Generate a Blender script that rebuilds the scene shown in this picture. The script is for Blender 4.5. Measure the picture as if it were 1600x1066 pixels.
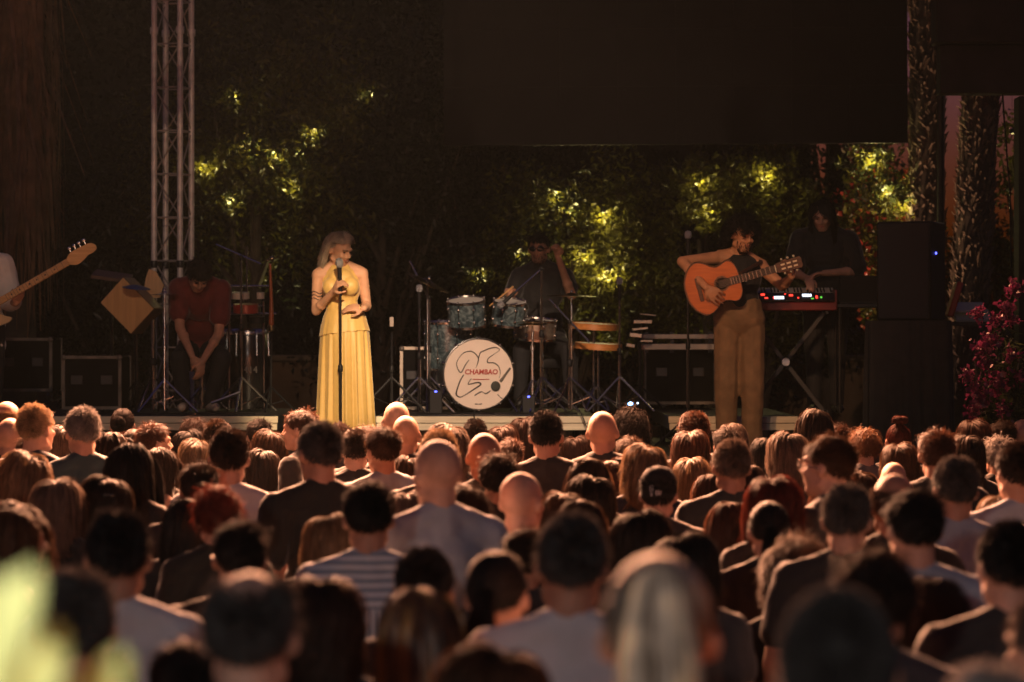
import bpy, bmesh, math, random
import numpy as np
from mathutils import Vector, Matrix, Euler

for _o in list(bpy.data.objects):
    bpy.data.objects.remove(_o, do_unlink=True)
SC = bpy.context.scene
COL = SC.collection
R = math.radians

# ------------------------------------------------------------------ camera
CAMZ = 2.1
cam_d = bpy.data.cameras.new('camera')
cam_d.lens = 100.0
cam_d.sensor_width = 36.0
cam_d.clip_start = 0.1
cam_d.clip_end = 500.0
cam_d.dof.use_dof = True
cam_d.dof.focus_distance = 18.0
cam_d.dof.aperture_fstop = 2.8
cam_d.dof.aperture_blades = 7
cam = bpy.data.objects.new('camera', cam_d)
COL.objects.link(cam)
cam.location = (0, 0, CAMZ)
cam.rotation_euler = (R(90), 0, 0)
SC.camera = cam
FPX = 4444.4
HAZE = 0.00010

# ------------------------------------------------------------------ world: last dusk light
world = bpy.data.worlds.new('World')
SC.world = world
world.use_nodes = True
_nt = world.node_tree
_nt.nodes.clear()
_sky = _nt.nodes.new('ShaderNodeTexSky')
_sky.sky_type = 'NISHITA'
_sky.sun_disc = False
_sky.sun_elevation = R(-1.0)
_sky.sun_rotation = R(0)
_sky.dust_density = 4.0
_tint = _nt.nodes.new('ShaderNodeMixRGB')
_tint.blend_type = 'MULTIPLY'
_tint.inputs[0].default_value = 1.0
_tint.inputs[2].default_value = (0.95, 0.60, 1.75, 1)
_bg = _nt.nodes.new('ShaderNodeBackground')
_bg.inputs[1].default_value = 0.10
_wo = _nt.nodes.new('ShaderNodeOutputWorld')
_nt.links.new(_sky.outputs[0], _tint.inputs[1])
_nt.links.new(_tint.outputs[0], _bg.inputs[0])
_nt.links.new(_bg.outputs[0], _wo.inputs[0])

# sun lamp = the last glow on the horizon behind the stage
_sd = bpy.data.lights.new('sun', 'SUN')
_sd.energy = 0.02
_sd.angle = R(25)
_sd.color = (1.0, 0.75, 0.8)
_so = bpy.data.objects.new('sun', _sd)
COL.objects.link(_so)
_so.rotation_euler = (R(-87), 0, 0)

SC.view_settings.view_transform = 'Standard'
SC.view_settings.look = 'None'
SC.view_settings.exposure = 0.0
SC.view_settings.gamma = 1.0
SC.view_settings.use_curve_mapping = False
SC.cycles.use_denoising = True
SC.cycles.max_bounces = 5
SC.cycles.diffuse_bounces = 2
SC.cycles.glossy_bounces = 2
SC.cycles.transmission_bounces = 2
SC.cycles.transparent_max_bounces = 4
SC.cycles.sample_clamp_indirect = 2.0
SC.cycles.sample_clamp_direct = 12.0
SC.cycles.caustics_reflective = False
SC.cycles.caustics_refractive = False


def spot(name, loc, target, watts, color, cone, blend=0.6, size=0.12):
    d = bpy.data.lights.new(name, 'SPOT')
    d.energy = watts
    d.color = color
    d.spot_size = R(cone)
    d.spot_blend = blend
    d.shadow_soft_size = size
    o = bpy.data.objects.new(name, d)
    COL.objects.link(o)
    o.location = loc
    o.rotation_euler = (Vector(target) - Vector(loc)).to_track_quat('-Z', 'Y').to_euler()
    return o


WARM = (1.0, 0.70, 0.40)
ORANGE = (1.0, 0.42, 0.22)
# front-of-house profile spots (on the lighting mast behind the crowd)
FOH = [('singer_spot', (1.2, 1.0, 9.5), (-1.27, 20.6, 2.05), 23000, WARM, 3.8),
       ('guitar_spot', (-3.0, 1.0, 9.5), (1.62, 20.6, 2.15), 5600, (1.0, 0.50, 0.22), 5.0),
       ('drum_spot', (0.6, 1.0, 9.5), (-0.20, 22.0, 1.80), 14500, (1.0, 0.68, 0.46), 6.2),
       ('band_wash_spot', (-1.5, 1.0, 9.5), (-0.6, 22.0, 2.0), 2100, (1.0, 0.62, 0.40), 21.0)]
# audience lamps on the front truss above the stage
AUD = [('audience_spot', (-2.6, 19.5, 5.0), (-2.4, 12.0, 1.6), 20000, ORANGE, 100),
       ('audience_spot', (-0.7, 19.5, 5.0), (-0.6, 11.0, 1.6), 17500, ORANGE, 100),
       ('audience_spot', (1.3, 19.5, 5.0), (1.8, 11.0, 1.6), 10500, (1.0, 0.38, 0.18), 100)]
# unseen fill lamp added behind the audience to light the near heads
FILL_LAMP = (-1.4, -2.2, 3.1)
for a in FOH:
    spot(*a[:6], blend=0.45, size=0.1)
for a in AUD:
    spot(*a, blend=0.7, size=1.1)


def P(px, py, Y):
    "world point seen at photograph pixel (px, py) at depth Y"
    return Vector(((px - 800) / FPX * Y, Y, CAMZ - (py - 533) / FPX * Y))


# ------------------------------------------------------------------ materials
MATS = {}


def mat(name, color=(0.5, 0.5, 0.5), rough=0.6, metal=0.0, var=0.0, vscale=8.0, bump=0.0, bscale=40.0,
        spec=0.5, objcol=False, sheen=0.0, coat=0.0, tintattr=None, trans=0.0, emit=None, estr=0.0, aniso=0.0):
    if name in MATS:
        return MATS[name]
    m = bpy.data.materials.new(name)
    m.use_nodes = True
    nt = m.node_tree
    b = nt.nodes['Principled BSDF']
    b.inputs['Roughness'].default_value = rough
    b.inputs['Metallic'].default_value = metal
    b.inputs['Specular IOR Level'].default_value = spec
    if sheen:
        b.inputs['Sheen Weight'].default_value = sheen
        b.inputs['Sheen Roughness'].default_value = 0.4
    if coat:
        b.inputs['Coat Weight'].default_value = coat
        b.inputs['Coat Roughness'].default_value = 0.15
    if aniso:
        b.inputs['Anisotropic'].default_value = aniso
    tc = nt.nodes.new('ShaderNodeTexCoord')
    src = None
    if objcol:
        oi = nt.nodes.new('ShaderNodeObjectInfo')
        src = oi.outputs['Color']
    else:
        rgb = nt.nodes.new('ShaderNodeRGB')
        rgb.outputs[0].default_value = (*color, 1)
        src = rgb.outputs[0]
    if var:
        n = nt.nodes.new('ShaderNodeTexNoise')
        n.inputs['Scale'].default_value = vscale
        n.inputs['Detail'].default_value = 4
        nt.links.new(tc.outputs['Object'], n.inputs['Vector'])
        mr = nt.nodes.new('ShaderNodeMapRange')
        mr.inputs[1].default_value = 0.3
        mr.inputs[2].default_value = 0.7
        mr.inputs[3].default_value = 1 - var
        mr.inputs[4].default_value = 1 + var
        nt.links.new(n.outputs[0], mr.inputs[0])
        mx = nt.nodes.new('ShaderNodeVectorMath')
        mx.operation = 'SCALE'
        nt.links.new(src, mx.inputs[0])
        nt.links.new(mr.outputs[0], mx.inputs['Scale'])
        src = mx.outputs[0]
    if tintattr:
        at = nt.nodes.new('ShaderNodeAttribute')
        at.attribute_name = tintattr
        mx = nt.nodes.new('ShaderNodeVectorMath')
        mx.operation = 'SCALE'
        nt.links.new(src, mx.inputs[0])
        nt.links.new(at.outputs['Fac'], mx.inputs['Scale'])
        src = mx.outputs[0]
    nt.links.new(src, b.inputs['Base Color'])
    if bump:
        n = nt.nodes.new('ShaderNodeTexNoise')
        n.inputs['Scale'].default_value = bscale
        n.inputs['Detail'].default_value = 5
        nt.links.new(tc.outputs['Object'], n.inputs['Vector'])
        bp = nt.nodes.new('ShaderNodeBump')
        bp.inputs['Strength'].default_value = bump
        bp.inputs['Distance'].default_value = 0.01
        nt.links.new(n.outputs[0], bp.inputs['Height'])
        nt.links.new(bp.outputs[0], b.inputs['Normal'])
    if emit:
        b.inputs['Emission Color'].default_value = (*emit, 1)
        b.inputs['Emission Strength'].default_value = estr
    if trans:
        out = nt.nodes['Material Output']
        tr = nt.nodes.new('ShaderNodeBsdfTranslucent')
        nt.links.new(src, tr.inputs[0])
        mix = nt.nodes.new('ShaderNodeMixShader')
        mix.inputs[0].default_value = trans
        nt.links.new(b.outputs[0], mix.inputs[1])
        nt.links.new(tr.outputs[0], mix.inputs[2])
        nt.links.new(mix.outputs[0], out.inputs[0])
    MATS[name] = m
    return m


def ramp_wood(name, c0, c1, scale=6.0, rough=0.35, axis=0, coat=0.3):
    if name in MATS:
        return MATS[name]
    m = mat(name, c0, rough, coat=coat)
    nt = m.node_tree
    b = nt.nodes['Principled BSDF']
    tc = nt.nodes.new('ShaderNodeTexCoord')
    mp = nt.nodes.new('ShaderNodeMapping')
    sc = [scale * 6] * 3
    sc[axis] = scale * 0.5
    mp.inputs['Scale'].default_value = sc
    n = nt.nodes.new('ShaderNodeTexNoise')
    n.inputs['Scale'].default_value = 2.0
    n.inputs['Detail'].default_value = 6
    cr = nt.nodes.new('ShaderNodeValToRGB')
    cr.color_ramp.elements[0].color = (*c0, 1)
    cr.color_ramp.elements[1].color = (*c1, 1)
    cr.color_ramp.elements[0].position = 0.35
    cr.color_ramp.elements[1].position = 0.65
    nt.links.new(tc.outputs['Object'], mp.inputs[0])
    nt.links.new(mp.outputs[0], n.inputs['Vector'])
    nt.links.new(n.outputs[0], cr.inputs[0])
    nt.links.new(cr.outputs[0], b.inputs['Base Color'])
    return m


M_CHROME = mat('chrome', (0.72, 0.68, 0.62), 0.2, 1.0, var=0.1)
M_ALU = mat('aluminium', (0.62, 0.60, 0.58), 0.38, 1.0, var=0.18, vscale=14, bump=0.05)
M_TRUSS = mat('truss_aluminium', (0.74, 0.66, 0.58), 0.45, 0.2, var=0.2, vscale=14, bump=0.05)
M_BLACK = mat('black_plastic', (0.009, 0.009, 0.010), 0.55, var=0.3, spec=0.25)
M_BLACKMETAL = mat('black_metal', (0.015, 0.015, 0.016), 0.35, 0.3, var=0.3)
M_CLOTHBLACK = mat('black_cloth', (0.012, 0.011, 0.011), 0.9, var=0.35, vscale=5, bump=0.2, bscale=80)
M_SKIN = mat('skin', objcol=True, rough=0.58, var=0.16, vscale=14, bump=0.10, bscale=90, spec=0.35)
M_HAIR = mat('hair', objcol=True, rough=0.58, var=0.2, vscale=20, tintattr='tint', spec=0.28, aniso=0.4, trans=0.35)
M_CLOTH = mat('cloth', objcol=True, rough=0.85, var=0.12, vscale=9, bump=0.35, bscale=22, sheen=0.25)
M_DENIM = mat('trouser_cloth', objcol=True, rough=0.85, var=0.2, vscale=12, bump=0.3, bscale=30)
M_SHOE = mat('shoe_leather', objcol=True, rough=0.5, var=0.15)


# ------------------------------------------------------------------ mesh builder
def frame_z(d):
    d = Vector(d).normalized()
    a = Vector((0, 0, 1)) if abs(d.z) < 0.95 else Vector((1, 0, 0))
    x = a.cross(d).normalized()
    y = d.cross(x)
    return x, y, d


class MB:
    def __init__(self):
        self.v = []
        self.f = []

    def add(self, vs, fs):
        o = len(self.v)
        self.v += [tuple(p) for p in vs]
        self.f += [tuple(i + o for i in f) for f in fs]
        return self

    def box(self, c, s, rot=None, bev=0.0):
        M = rot.to_matrix() if isinstance(rot, Euler) else (rot if rot else Matrix.Identity(3))
        c = Vector(c)
        hx, hy, hz = s[0] / 2, s[1] / 2, s[2] / 2
        if bev <= 0:
            vs = [c + M @ Vector((x * hx, y * hy, z * hz)) for z in (-1, 1) for y in (-1, 1) for x in (-1, 1)]
            self.add(vs, [(0, 2, 3, 1), (4, 5, 7, 6), (0, 1, 5, 4), (2, 6, 7, 3), (0, 4, 6, 2), (1, 3, 7, 5)])
        else:
            b = min(bev, hx * .9, hy * .9, hz * .9)
            vs, idx = [], {}
            for sx in (-1, 1):
                for sy in (-1, 1):
                    for sz in (-1, 1):
                        for k in range(3):
                            p = [sx * (hx - b), sy * (hy - b), sz * (hz - b)]
                            p[k] = (sx * hx, sy * hy, sz * hz)[k]
                            idx[(sx, sy, sz, k)] = len(vs)
                            vs.append(c + M @ Vector(p))
            fs = []
            for k in range(3):
                i, j = [a for a in range(3) if a != k]
                for s_ in (-1, 1):
                    q = []
                    for (a, bb) in ((-1, -1), (1, -1), (1, 1), (-1, 1)):
                        t = [0, 0, 0]
                        t[k] = s_; t[i] = a; t[j] = bb
                        q.append(idx[(*t, k)])
                    fs.append(q)
            for k in range(3):   # edges along axis k
                i, j = [a for a in range(3) if a != k]
                for a in (-1, 1):
                    for bb in (-1, 1):
                        q = []
                        for (kk, e) in ((i, -1), (i, 1), (j, 1), (j, -1)):
                            t = [0, 0, 0]
                            t[i] = a; t[j] = bb; t[k] = e
                            q.append(idx[(*t, kk)])
                        fs.append(q)
            for sx in (-1, 1):
                for sy in (-1, 1):
                    for sz in (-1, 1):
                        fs.append([idx[(sx, sy, sz, k)] for k in range(3)])
            self.add(vs, fs)
        return self

    def rings(self, rings, cap=True, closed=False):
        n = len(rings[0])
        vs = [p for r in rings for p in r]
        fs = []
        m = len(rings)
        for i in range(m - 1 if not closed else m):
            a, b = i * n, ((i + 1) % m) * n
            for k in range(n):
                fs.append((a + k, a + (k + 1) % n, b + (k + 1) % n, b + k))
        if cap and not closed:
            fs.append(tuple(range(n - 1, -1, -1)))
            fs.append(tuple((m - 1) * n + k for k in range(n)))
        return self.add(vs, fs)

    def tube(self, p0, p1, r0, r1=None, n=8):
        r1 = r0 if r1 is None else r1
        return self.path([p0, p1], [r0, r1], n)

    def path(self, pts, rad, n=8, closed=False):
        pts = [Vector(p) for p in pts]
        if not hasattr(rad, '__len__'):
            rad = [rad] * len(pts)
        m = len(pts)
        rings = []
        up = None
        for i, p in enumerate(pts):
            if closed:
                d = pts[(i + 1) % m] - pts[i - 1]
            else:
                d = pts[min(i + 1, m - 1)] - pts[max(i - 1, 0)]
            d.normalize()
            if up is None:
                x, y, _ = frame_z(d)
            else:
                x = up - d * up.dot(d)
                x = x.normalized() if x.length > 1e-6 else frame_z(d)[0]
                y = d.cross(x)
            up = x
            rings.append([p + (x * math.cos(2 * math.pi * k / n) + y * math.sin(2 * math.pi * k / n)) * rad[i] for k in range(n)])
        return self.rings(rings, closed=closed)

    def lathe(self, prof, c, axis=(0, 0, 1), n=24, cap=True):
        "prof: list of (radius, height along axis)"
        x, y, d = frame_z(axis)
        c = Vector(c)
        rings = [[c + d * h + (x * math.cos(2 * math.pi * k / n) + y * math.sin(2 * math.pi * k / n)) * max(r, 1e-4) for k in range(n)] for r, h in prof]
        return self.rings(rings, cap)

    def ell(self, c, r, M=None, nu=14, nv=9):
        c = Vector(c)
        M = M or Matrix.Identity(3)
        rings = []
        for j in range(nv):
            t = math.pi * (j + 0.5) / nv
            rings.append([c + M @ Vector((r[0] * math.sin(t) * math.cos(2 * math.pi * k / nu), r[1] * math.sin(t) * math.sin(2 * math.pi * k / nu), -r[2] * math.cos(t))) for k in range(nu)])
        return self.rings(rings)

    def cap(self, p0, p1, r0, r1=None, n=10):
        "tapered capsule"
        r1 = r0 if r1 is None else r1
        p0, p1 = Vector(p0), Vector(p1)
        d = (p1 - p0)
        if d.length < 1e-6:
            return self.ell(p0, (r0, r0, r0))
        x, y, d = frame_z(d)
        rings = []
        for c, r, a0, a1 in ((p0, r0, -80, 0), (p1, r1, 0, 80)):
            for j in range(4):
                a = R(a0 + (a1 - a0) * j / 3)
                rings.append([c + d * (math.sin(a) * r) + (x * math.cos(2 * math.pi * k / n) + y * math.sin(2 * math.pi * k / n)) * r * math.cos(a) for k in range(n)])
        return self.rings(rings)

    def prism(self, outline, thick, M=None):
        "outline: 2D points in local XZ, extruded along local Y, M: 4x4"
        M = M or Matrix.Identity(4)
        n = len(outline)
        vs = [M @ Vector((x, -thick / 2, z)) for x, z in outline] + [M @ Vector((x, thick / 2, z)) for x, z in outline]
        fs = [tuple(range(n)), tuple(range(2 * n - 1, n - 1, -1))] + [(k, k + n, (k + 1) % n + n, (k + 1) % n) for k in range(n)]
        return self.add(vs, fs)

    def mesh(self, name, smooth=False):
        me = bpy.data.meshes.new(name)
        me.from_pydata(self.v, [], self.f)
        bm = bmesh.new()
        bm.from_mesh(me)
        bmesh.ops.recalc_face_normals(bm, faces=bm.faces)
        bm.to_mesh(me)
        bm.free()
        if smooth:
            me.shade_smooth() if smooth is True else smooth_angle(me, smooth)
        return me

    def build(self, name, material, parent=None, smooth=40, color=None):
        o = bpy.data.objects.new(name, self.mesh(name, smooth))
        COL.objects.link(o)
        if material:
            o.data.materials.append(material)
        if parent:
            o.parent = parent
        if color:
            o.color = (*color, 1)
        return o


def smooth_angle(me, deg):
    bm = bmesh.new()
    bm.from_mesh(me)
    lim = R(deg)
    for f in bm.faces:
        f.smooth = True
    for e in bm.edges:
        if len(e.link_faces) == 2 and e.calc_face_angle(0) > lim:
            e.smooth = False
    bm.to_mesh(me)
    bm.free()


def blob(mb, name, voxel=0.01, smooth=4, displace=None):
    "fuse overlapping closed shapes into one continuous skin"
    me = bpy.data.meshes.new(name)
    me.from_pydata(mb.v, [], mb.f)
    bm = bmesh.new(); bm.from_mesh(me)
    bmesh.ops.recalc_face_normals(bm, faces=bm.faces)
    bm.to_mesh(me); bm.free()
    o = bpy.data.objects.new('tmp', me)
    COL.objects.link(o)
    r = o.modifiers.new('r', 'REMESH')
    r.mode = 'VOXEL'
    r.voxel_size = voxel
    r.use_smooth_shade = True
    if smooth:
        s = o.modifiers.new('s', 'SMOOTH')
        s.iterations = smooth
        s.factor = 0.5
    if displace:
        tx = bpy.data.textures.new('folds', 'CLOUDS')
        tx.noise_scale = displace[1]
        dd = o.modifiers.new('d', 'DISPLACE')
        dd.texture = tx
        dd.strength = displace[0]
        dd.mid_level = 0.5
    dg = bpy.context.evaluated_depsgraph_get()
    out = bpy.data.meshes.new_from_object(o.evaluated_get(dg))
    out.name = name
    bpy.data.objects.remove(o, do_unlink=True)
    bpy.data.meshes.remove(me)
    out.shade_smooth()
    return out


def link(name, me, material=None, parent=None, color=None, M=None):
    o = bpy.data.objects.new(name, me)
    COL.objects.link(o)
    if material and not me.materials:
        me.materials.append(material)
    if parent:
        o.parent = parent
    if color:
        o.color = (*color, 1)
    if M is not None:
        o.matrix_local = M
    return o


def thing(name, label, cat, loc=(0, 0, 0), rz=0.0, group=None):
    o = bpy.data.objects.new(name, None)
    COL.objects.link(o)
    o.empty_display_size = 0.1
    o.location = loc
    o.rotation_euler = (0, 0, rz)
    o['label'] = label
    o['category'] = cat
    if group:
        o['group'] = group
    return o


def tag(o, label, cat, group=None, kind=None):
    o['label'] = label
    o['category'] = cat
    if group:
        o['group'] = group
    if kind:
        o['kind'] = kind
    return o


def struct(name, mb, material, label=None, smooth=40):
    o = mb.build(name, material, None, smooth)
    o['kind'] = 'structure'
    if label:
        o['label'] = label
    return o


def text_mesh(s, size, extrude=0.001, bold=0.0, shear=0.0):
    c = bpy.data.curves.new('lettering', 'FONT')
    c.body = s
    c.size = size
    c.extrude = extrude
    c.offset = bold
    c.shear = shear
    c.align_x = 'CENTER'
    c.align_y = 'CENTER'
    c.resolution_u = 3
    o = bpy.data.objects.new('tmp', c)
    COL.objects.link(o)
    dg = bpy.context.evaluated_depsgraph_get()
    me = bpy.data.meshes.new_from_object(o.evaluated_get(dg))
    bpy.data.objects.remove(o, do_unlink=True)
    bpy.data.curves.remove(c)
    me.name = 'lettering'
    return me
# ================================================================== setting
rng = np.random.default_rng(7)

g = MB().box((0, 20, -0.05), (160, 160, 0.1))
struct('ground', g, mat('paving', (0.10, 0.085, 0.07), 0.9, var=0.3, vscale=1.2, bump=0.4, bscale=30))

# ---- stage
STZ = 1.267
RZ = 1.542
st = thing('concert_stage', 'low black concert stage with a draped front behind the crowd', 'stage', (0, 18.8, 0))
M_DECK = mat('stage_deck', (0.014, 0.013, 0.012), 0.55, var=0.4, vscale=3, bump=0.15)
for i in range(6):
    for j in range(3):
        MB().box((-5 + i * 2, 0.95 + j * 1.9, STZ - 0.05), (1.992, 1.892, 0.1), bev=0.004).build('deck_panel', M_DECK, st)
_sk = []
for k in range(241):
    x = -6 + k * 0.05
    _sk.append((x, 0.012 * math.sin(k * 1.3) + 0.006 * math.sin(k * 2.9)))
_mb = MB()
_n = len(_sk)
_mb.add([(x, y - 0.03, 0.005) for x, y in _sk] + [(x, y * 0.3 - 0.03, STZ - 0.02) for x, y in _sk] +
        [(x, y - 0.024, 0.005) for x, y in _sk] + [(x, y * 0.3 - 0.024, STZ - 0.02) for x, y in _sk],
        [(k, k + 1, k + 1 + _n, k + _n) for k in range(_n - 1)] + [(k + 2 * _n, k + 3 * _n, k + 1 + 3 * _n, k + 1 + 2 * _n) for k in range(_n - 1)])
_mb.build('front_drape', M_CLOTHBLACK, st)
for i in range(7):
    for j in range(2):
        MB().tube((-5.9 + i * 1.96, 0.2 + j * 5.2, 0), (-5.9 + i * 1.96, 0.2 + j * 5.2, STZ - 0.1), 0.03).build('leg', M_BLACKMETAL, st)

# ---- risers with pale fascia boards
M_FASCIA = ramp_wood('pale_fascia', (0.55, 0.46, 0.32), (0.70, 0.60, 0.43), 3.0, rough=0.6, axis=0, coat=0.0)


def riser(px0, px1, label, dep=2.5):
    x0, x1 = P(px0, 0, 21.2).x, P(px1, 0, 21.2).x
    t = thing('stage_riser', label, 'riser', ((x0 + x1) / 2, 21.2, STZ), group='risers under the band')
    w = x1 - x0
    h = RZ - STZ
    MB().box((0, dep / 2 + 0.03, h - 0.052), (w, dep, 0.1), bev=0.003).build('deck', M_DECK, t)
    MB().box((0, 0.0, h - 0.028), (w + 0.004, 0.024, 0.05), bev=0.003).build('fascia_board', M_FASCIA, t)
    MB().box((0, 0.004, h - 0.082), (w - 0.01, 0.024, 0.05), bev=0.003).build('fascia_board', M_FASCIA, t)
    for sx in (-1, 0, 1):
        for y in (0.3, dep - 0.1):
            MB().tube((sx * (w / 2 - 0.08), y, 0), (sx * (w / 2 - 0.08), y, h - 0.1), 0.022).build('leg', M_BLACKMETAL, t)
    return t


riser(20, 434, 'wide riser with pale edge boards under the percussion player')
riser(588, 930, 'riser with pale edge boards under the drum kit')
riser(1045, 1246, 'short riser with pale edge boards behind the guitarist in brown trousers')

# ---- hanging video wall, switched off
SY = 24.6
x0, x1 = P(694, 0, SY).x, P(1418, 0, SY).x
zb = P(0, 226, SY).z
vw = thing('video_wall', 'large dark video screen hanging switched off above the band', 'screen', ((x0 + x1) / 2, SY, zb))
M_LED = mat('led_panel', (0.008, 0.008, 0.008), 0.55, var=0.22, vscale=3.0, bump=0.1, bscale=200, spec=0.1)
nx = 8
pw = (x1 - x0) / nx
_me = MB().box((0, 0, 0), (pw - 0.0006, 0.07, pw - 0.0006), bev=0.0005).mesh('panel', 40)
for i in range(nx):
    for j in range(5):
        o = link('panel', _me, M_LED, vw)
        o.location = (-(x1 - x0) / 2 + pw * (i + .5), 0, pw * (j + .5))
        o.rotation_euler = (0, 0, 0)
for s in (-1, 1):
    MB().box((s * (x1 - x0) / 2 * 0.6, 0.09, pw * 2.6), (0.06, 0.06, pw * 5.2)).build('hanging_bar', M_BLACKMETAL, vw)
MB().box((0, 0.09, pw * 5.2), ((x1 - x0), 0.08, 0.08)).build('top_bar', M_BLACKMETAL, vw)
vw.rotation_euler = (0, R(-0.35), 0)

# ---- truss tower
TY = 23.7
ts = FPX / TY
tb = P(270, 0, TY)
tt = thing('truss_tower', 'tall aluminium box truss tower behind the percussion player', 'truss', (tb.x, TY, STZ), R(-17))
a = 0.117
TH = 6.0
_ch = MB().tube((0, 0, 0), (0, 0, TH), 0.0245, n=12).mesh('chord', 60)
cs = [(-a, -a), (a, -a), (a, a), (-a, a)]
for c in cs:
    o = link('chord', _ch, M_TRUSS, tt)
    o.location = (c[0], c[1], 0.02)
step = 0.36
_bh = MB().tube((-a, -a, 0), (a, -a, 0), 0.007, n=6).mesh('brace', 60)
_bd1 = MB().tube((-a, -a, 0), (a, -a, step), 0.0068, n=6).mesh('diagonal_brace', 60)
_bd2 = MB().tube((a, -a, 0), (-a, -a, step), 0.0068, n=6).mesh('diagonal_brace', 60)
for f in range(4):
    for k in range(int(TH / step)):
        for me_, nm in ((_bh, 'brace'), ((_bd1, _bd2)[k % 2], 'diagonal_brace')):
            o = link(nm, me_, mat('brace_grey', (.34, .30, .26), .5, .3), tt)
            o.location = (0, 0, 0.06 + k * step)
            o.rotation_euler = (0, 0, R(90 * f))
for z in (1.44, 3.38):
    for c in cs:
        MB().lathe([(0.031, 0), (0.034, 0.01), (0.034, 0.05), (0.031, 0.06)], (c[0], c[1], z), n=12).build('coupler', M_BLACKMETAL if z < 2 else M_TRUSS, tt)
MB().box((0, 0, 0.006), (0.5, 0.5, 0.012)).build('base_plate', M_BLACKMETAL, tt)


# ---- front truss with audience lamps, and the mast with the front-of-house spots (both above/behind the view)
def lamp_can(loc, target, label, group, size=0.13):
    t = thing('stage_lamp', label, 'lamp', loc, group=group)
    d = (Vector(target) - Vector(loc)).normalized()
    back = -d * 0.10
    MB().lathe([(size * .55, -0.34), (size * .9, -0.28), (size, -0.1), (size * 1.15, -0.02), (size * 1.15, 0.0), (size * 1.02, 0.0), (size * 0.9, -0.1), (size * 0.3, -0.12)], back, d, 18, cap=False).build('housing', M_BLACKMETAL, t)
    x, y, _ = frame_z(d)
    MB().path([back - d * .2 + x * size, back - d * .2 + x * size * 1.2 + Vector((0, 0, .2)), back - d * .2 - x * size * 1.2 + Vector((0, 0, .2)), back - d * .2 - x * size], 0.012, 6).build('yoke', M_BLACKMETAL, t)
    return t


for i, a_ in enumerate(AUD):
    lamp_can(a_[1], a_[2], ['black lamp at the drummer-left end of the front truss', 'black lamp at the middle of the front truss', 'black lamp at the guitarist end of the front truss'][i], 'lamps on the front truss', 0.12)
for i, a_ in enumerate(FOH):
    lamp_can(a_[1], a_[2], 'black profile spotlight on the mast aimed at the ' + ['singer', 'guitarist', 'drum kit', 'whole band'][i], 'spotlights on the mast')

ft = thing('front_truss', 'horizontal lighting truss above the stage front', 'truss', (0, 19.5, 6.3))
for dy, dz in ((-.14, 0), (.14, 0), (0, .24)):
    MB().tube((-6, dy, dz), (6, dy, dz), 0.024, n=8).build('chord', M_ALU, ft)
for a_ in AUD:
    MB().tube((a_[1][0], .0, 0.0), (a_[1][0], .1, -1.1), 0.016, n=8).build('drop_bar', M_ALU, ft)
for k in range(24):
    MB().tube((-6 + k * .5, -.14, 0), (-5.75 + k * .5, 0, .24), 0.008, n=5).build('brace', M_ALU, ft)
    MB().tube((-5.75 + k * .5, 0, .24), (-5.5 + k * .5, .14, 0), 0.008, n=5).build('brace', M_ALU, ft)
for s in (-1, 1):
    MB().tube((s * 6, 0, -6.3), (s * 6, 0, 0.2), 0.07, n=10).build('leg', M_ALU, ft)
mt = thing('lighting_mast', 'tall lighting mast standing behind the audience', 'mast', (-4.2, 1.0, 0))
MB().tube((0, 0, 0), (0, 0, 9.9), 0.09, 0.07, 12).build('pole', M_ALU, mt)
MB().tube((0.0, 0, 9.8), (6, 0, 9.8), 0.04, n=8).build('crossbar', M_ALU, mt)

# pole and shade for the added fill lamp, out of view behind the camera
pl = thing('fill_lamp', 'small white fill lamp added unseen behind the audience', 'lamp', (FILL_LAMP[0], FILL_LAMP[1], 0))
MB().path([(0, 0, 0), (0, 0, 2.7), (0, 0.02, 3.0)], [0.05, 0.035, 0.03], 10).build('pole', M_BLACKMETAL, pl)
MB().lathe([(0.02, 0.30), (0.22, 0.22), (0.24, 0.18), (0.22, 0.18), (0.04, 0.24)], (0, 0, 3.0), n=20, cap=False).build('shade', M_BLACKMETAL, pl)
_d = bpy.data.lights.new('fill_lamp_bulb', 'POINT')
_d.energy = 430
_d.color = (1.0, 0.91, 0.83)
_d.shadow_soft_size = 0.12
_lo = bpy.data.objects.new('fill_lamp_bulb', _d)
COL.objects.link(_lo)
_lo.location = FILL_LAMP

# ================================================================== foliage
M_LEAF = mat('leaf', objcol=True, rough=0.35, tintattr='tint', trans=0.45, spec=0.5)
M_BARK = mat('bark', (0.06, 0.045, 0.032), 0.9, var=0.35, vscale=10, bump=0.8, bscale=18)
M_STUB = mat('palm_stub', (0.13, 0.09, 0.06), 0.85, var=0.3, vscale=12, bump=0.4)


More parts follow.
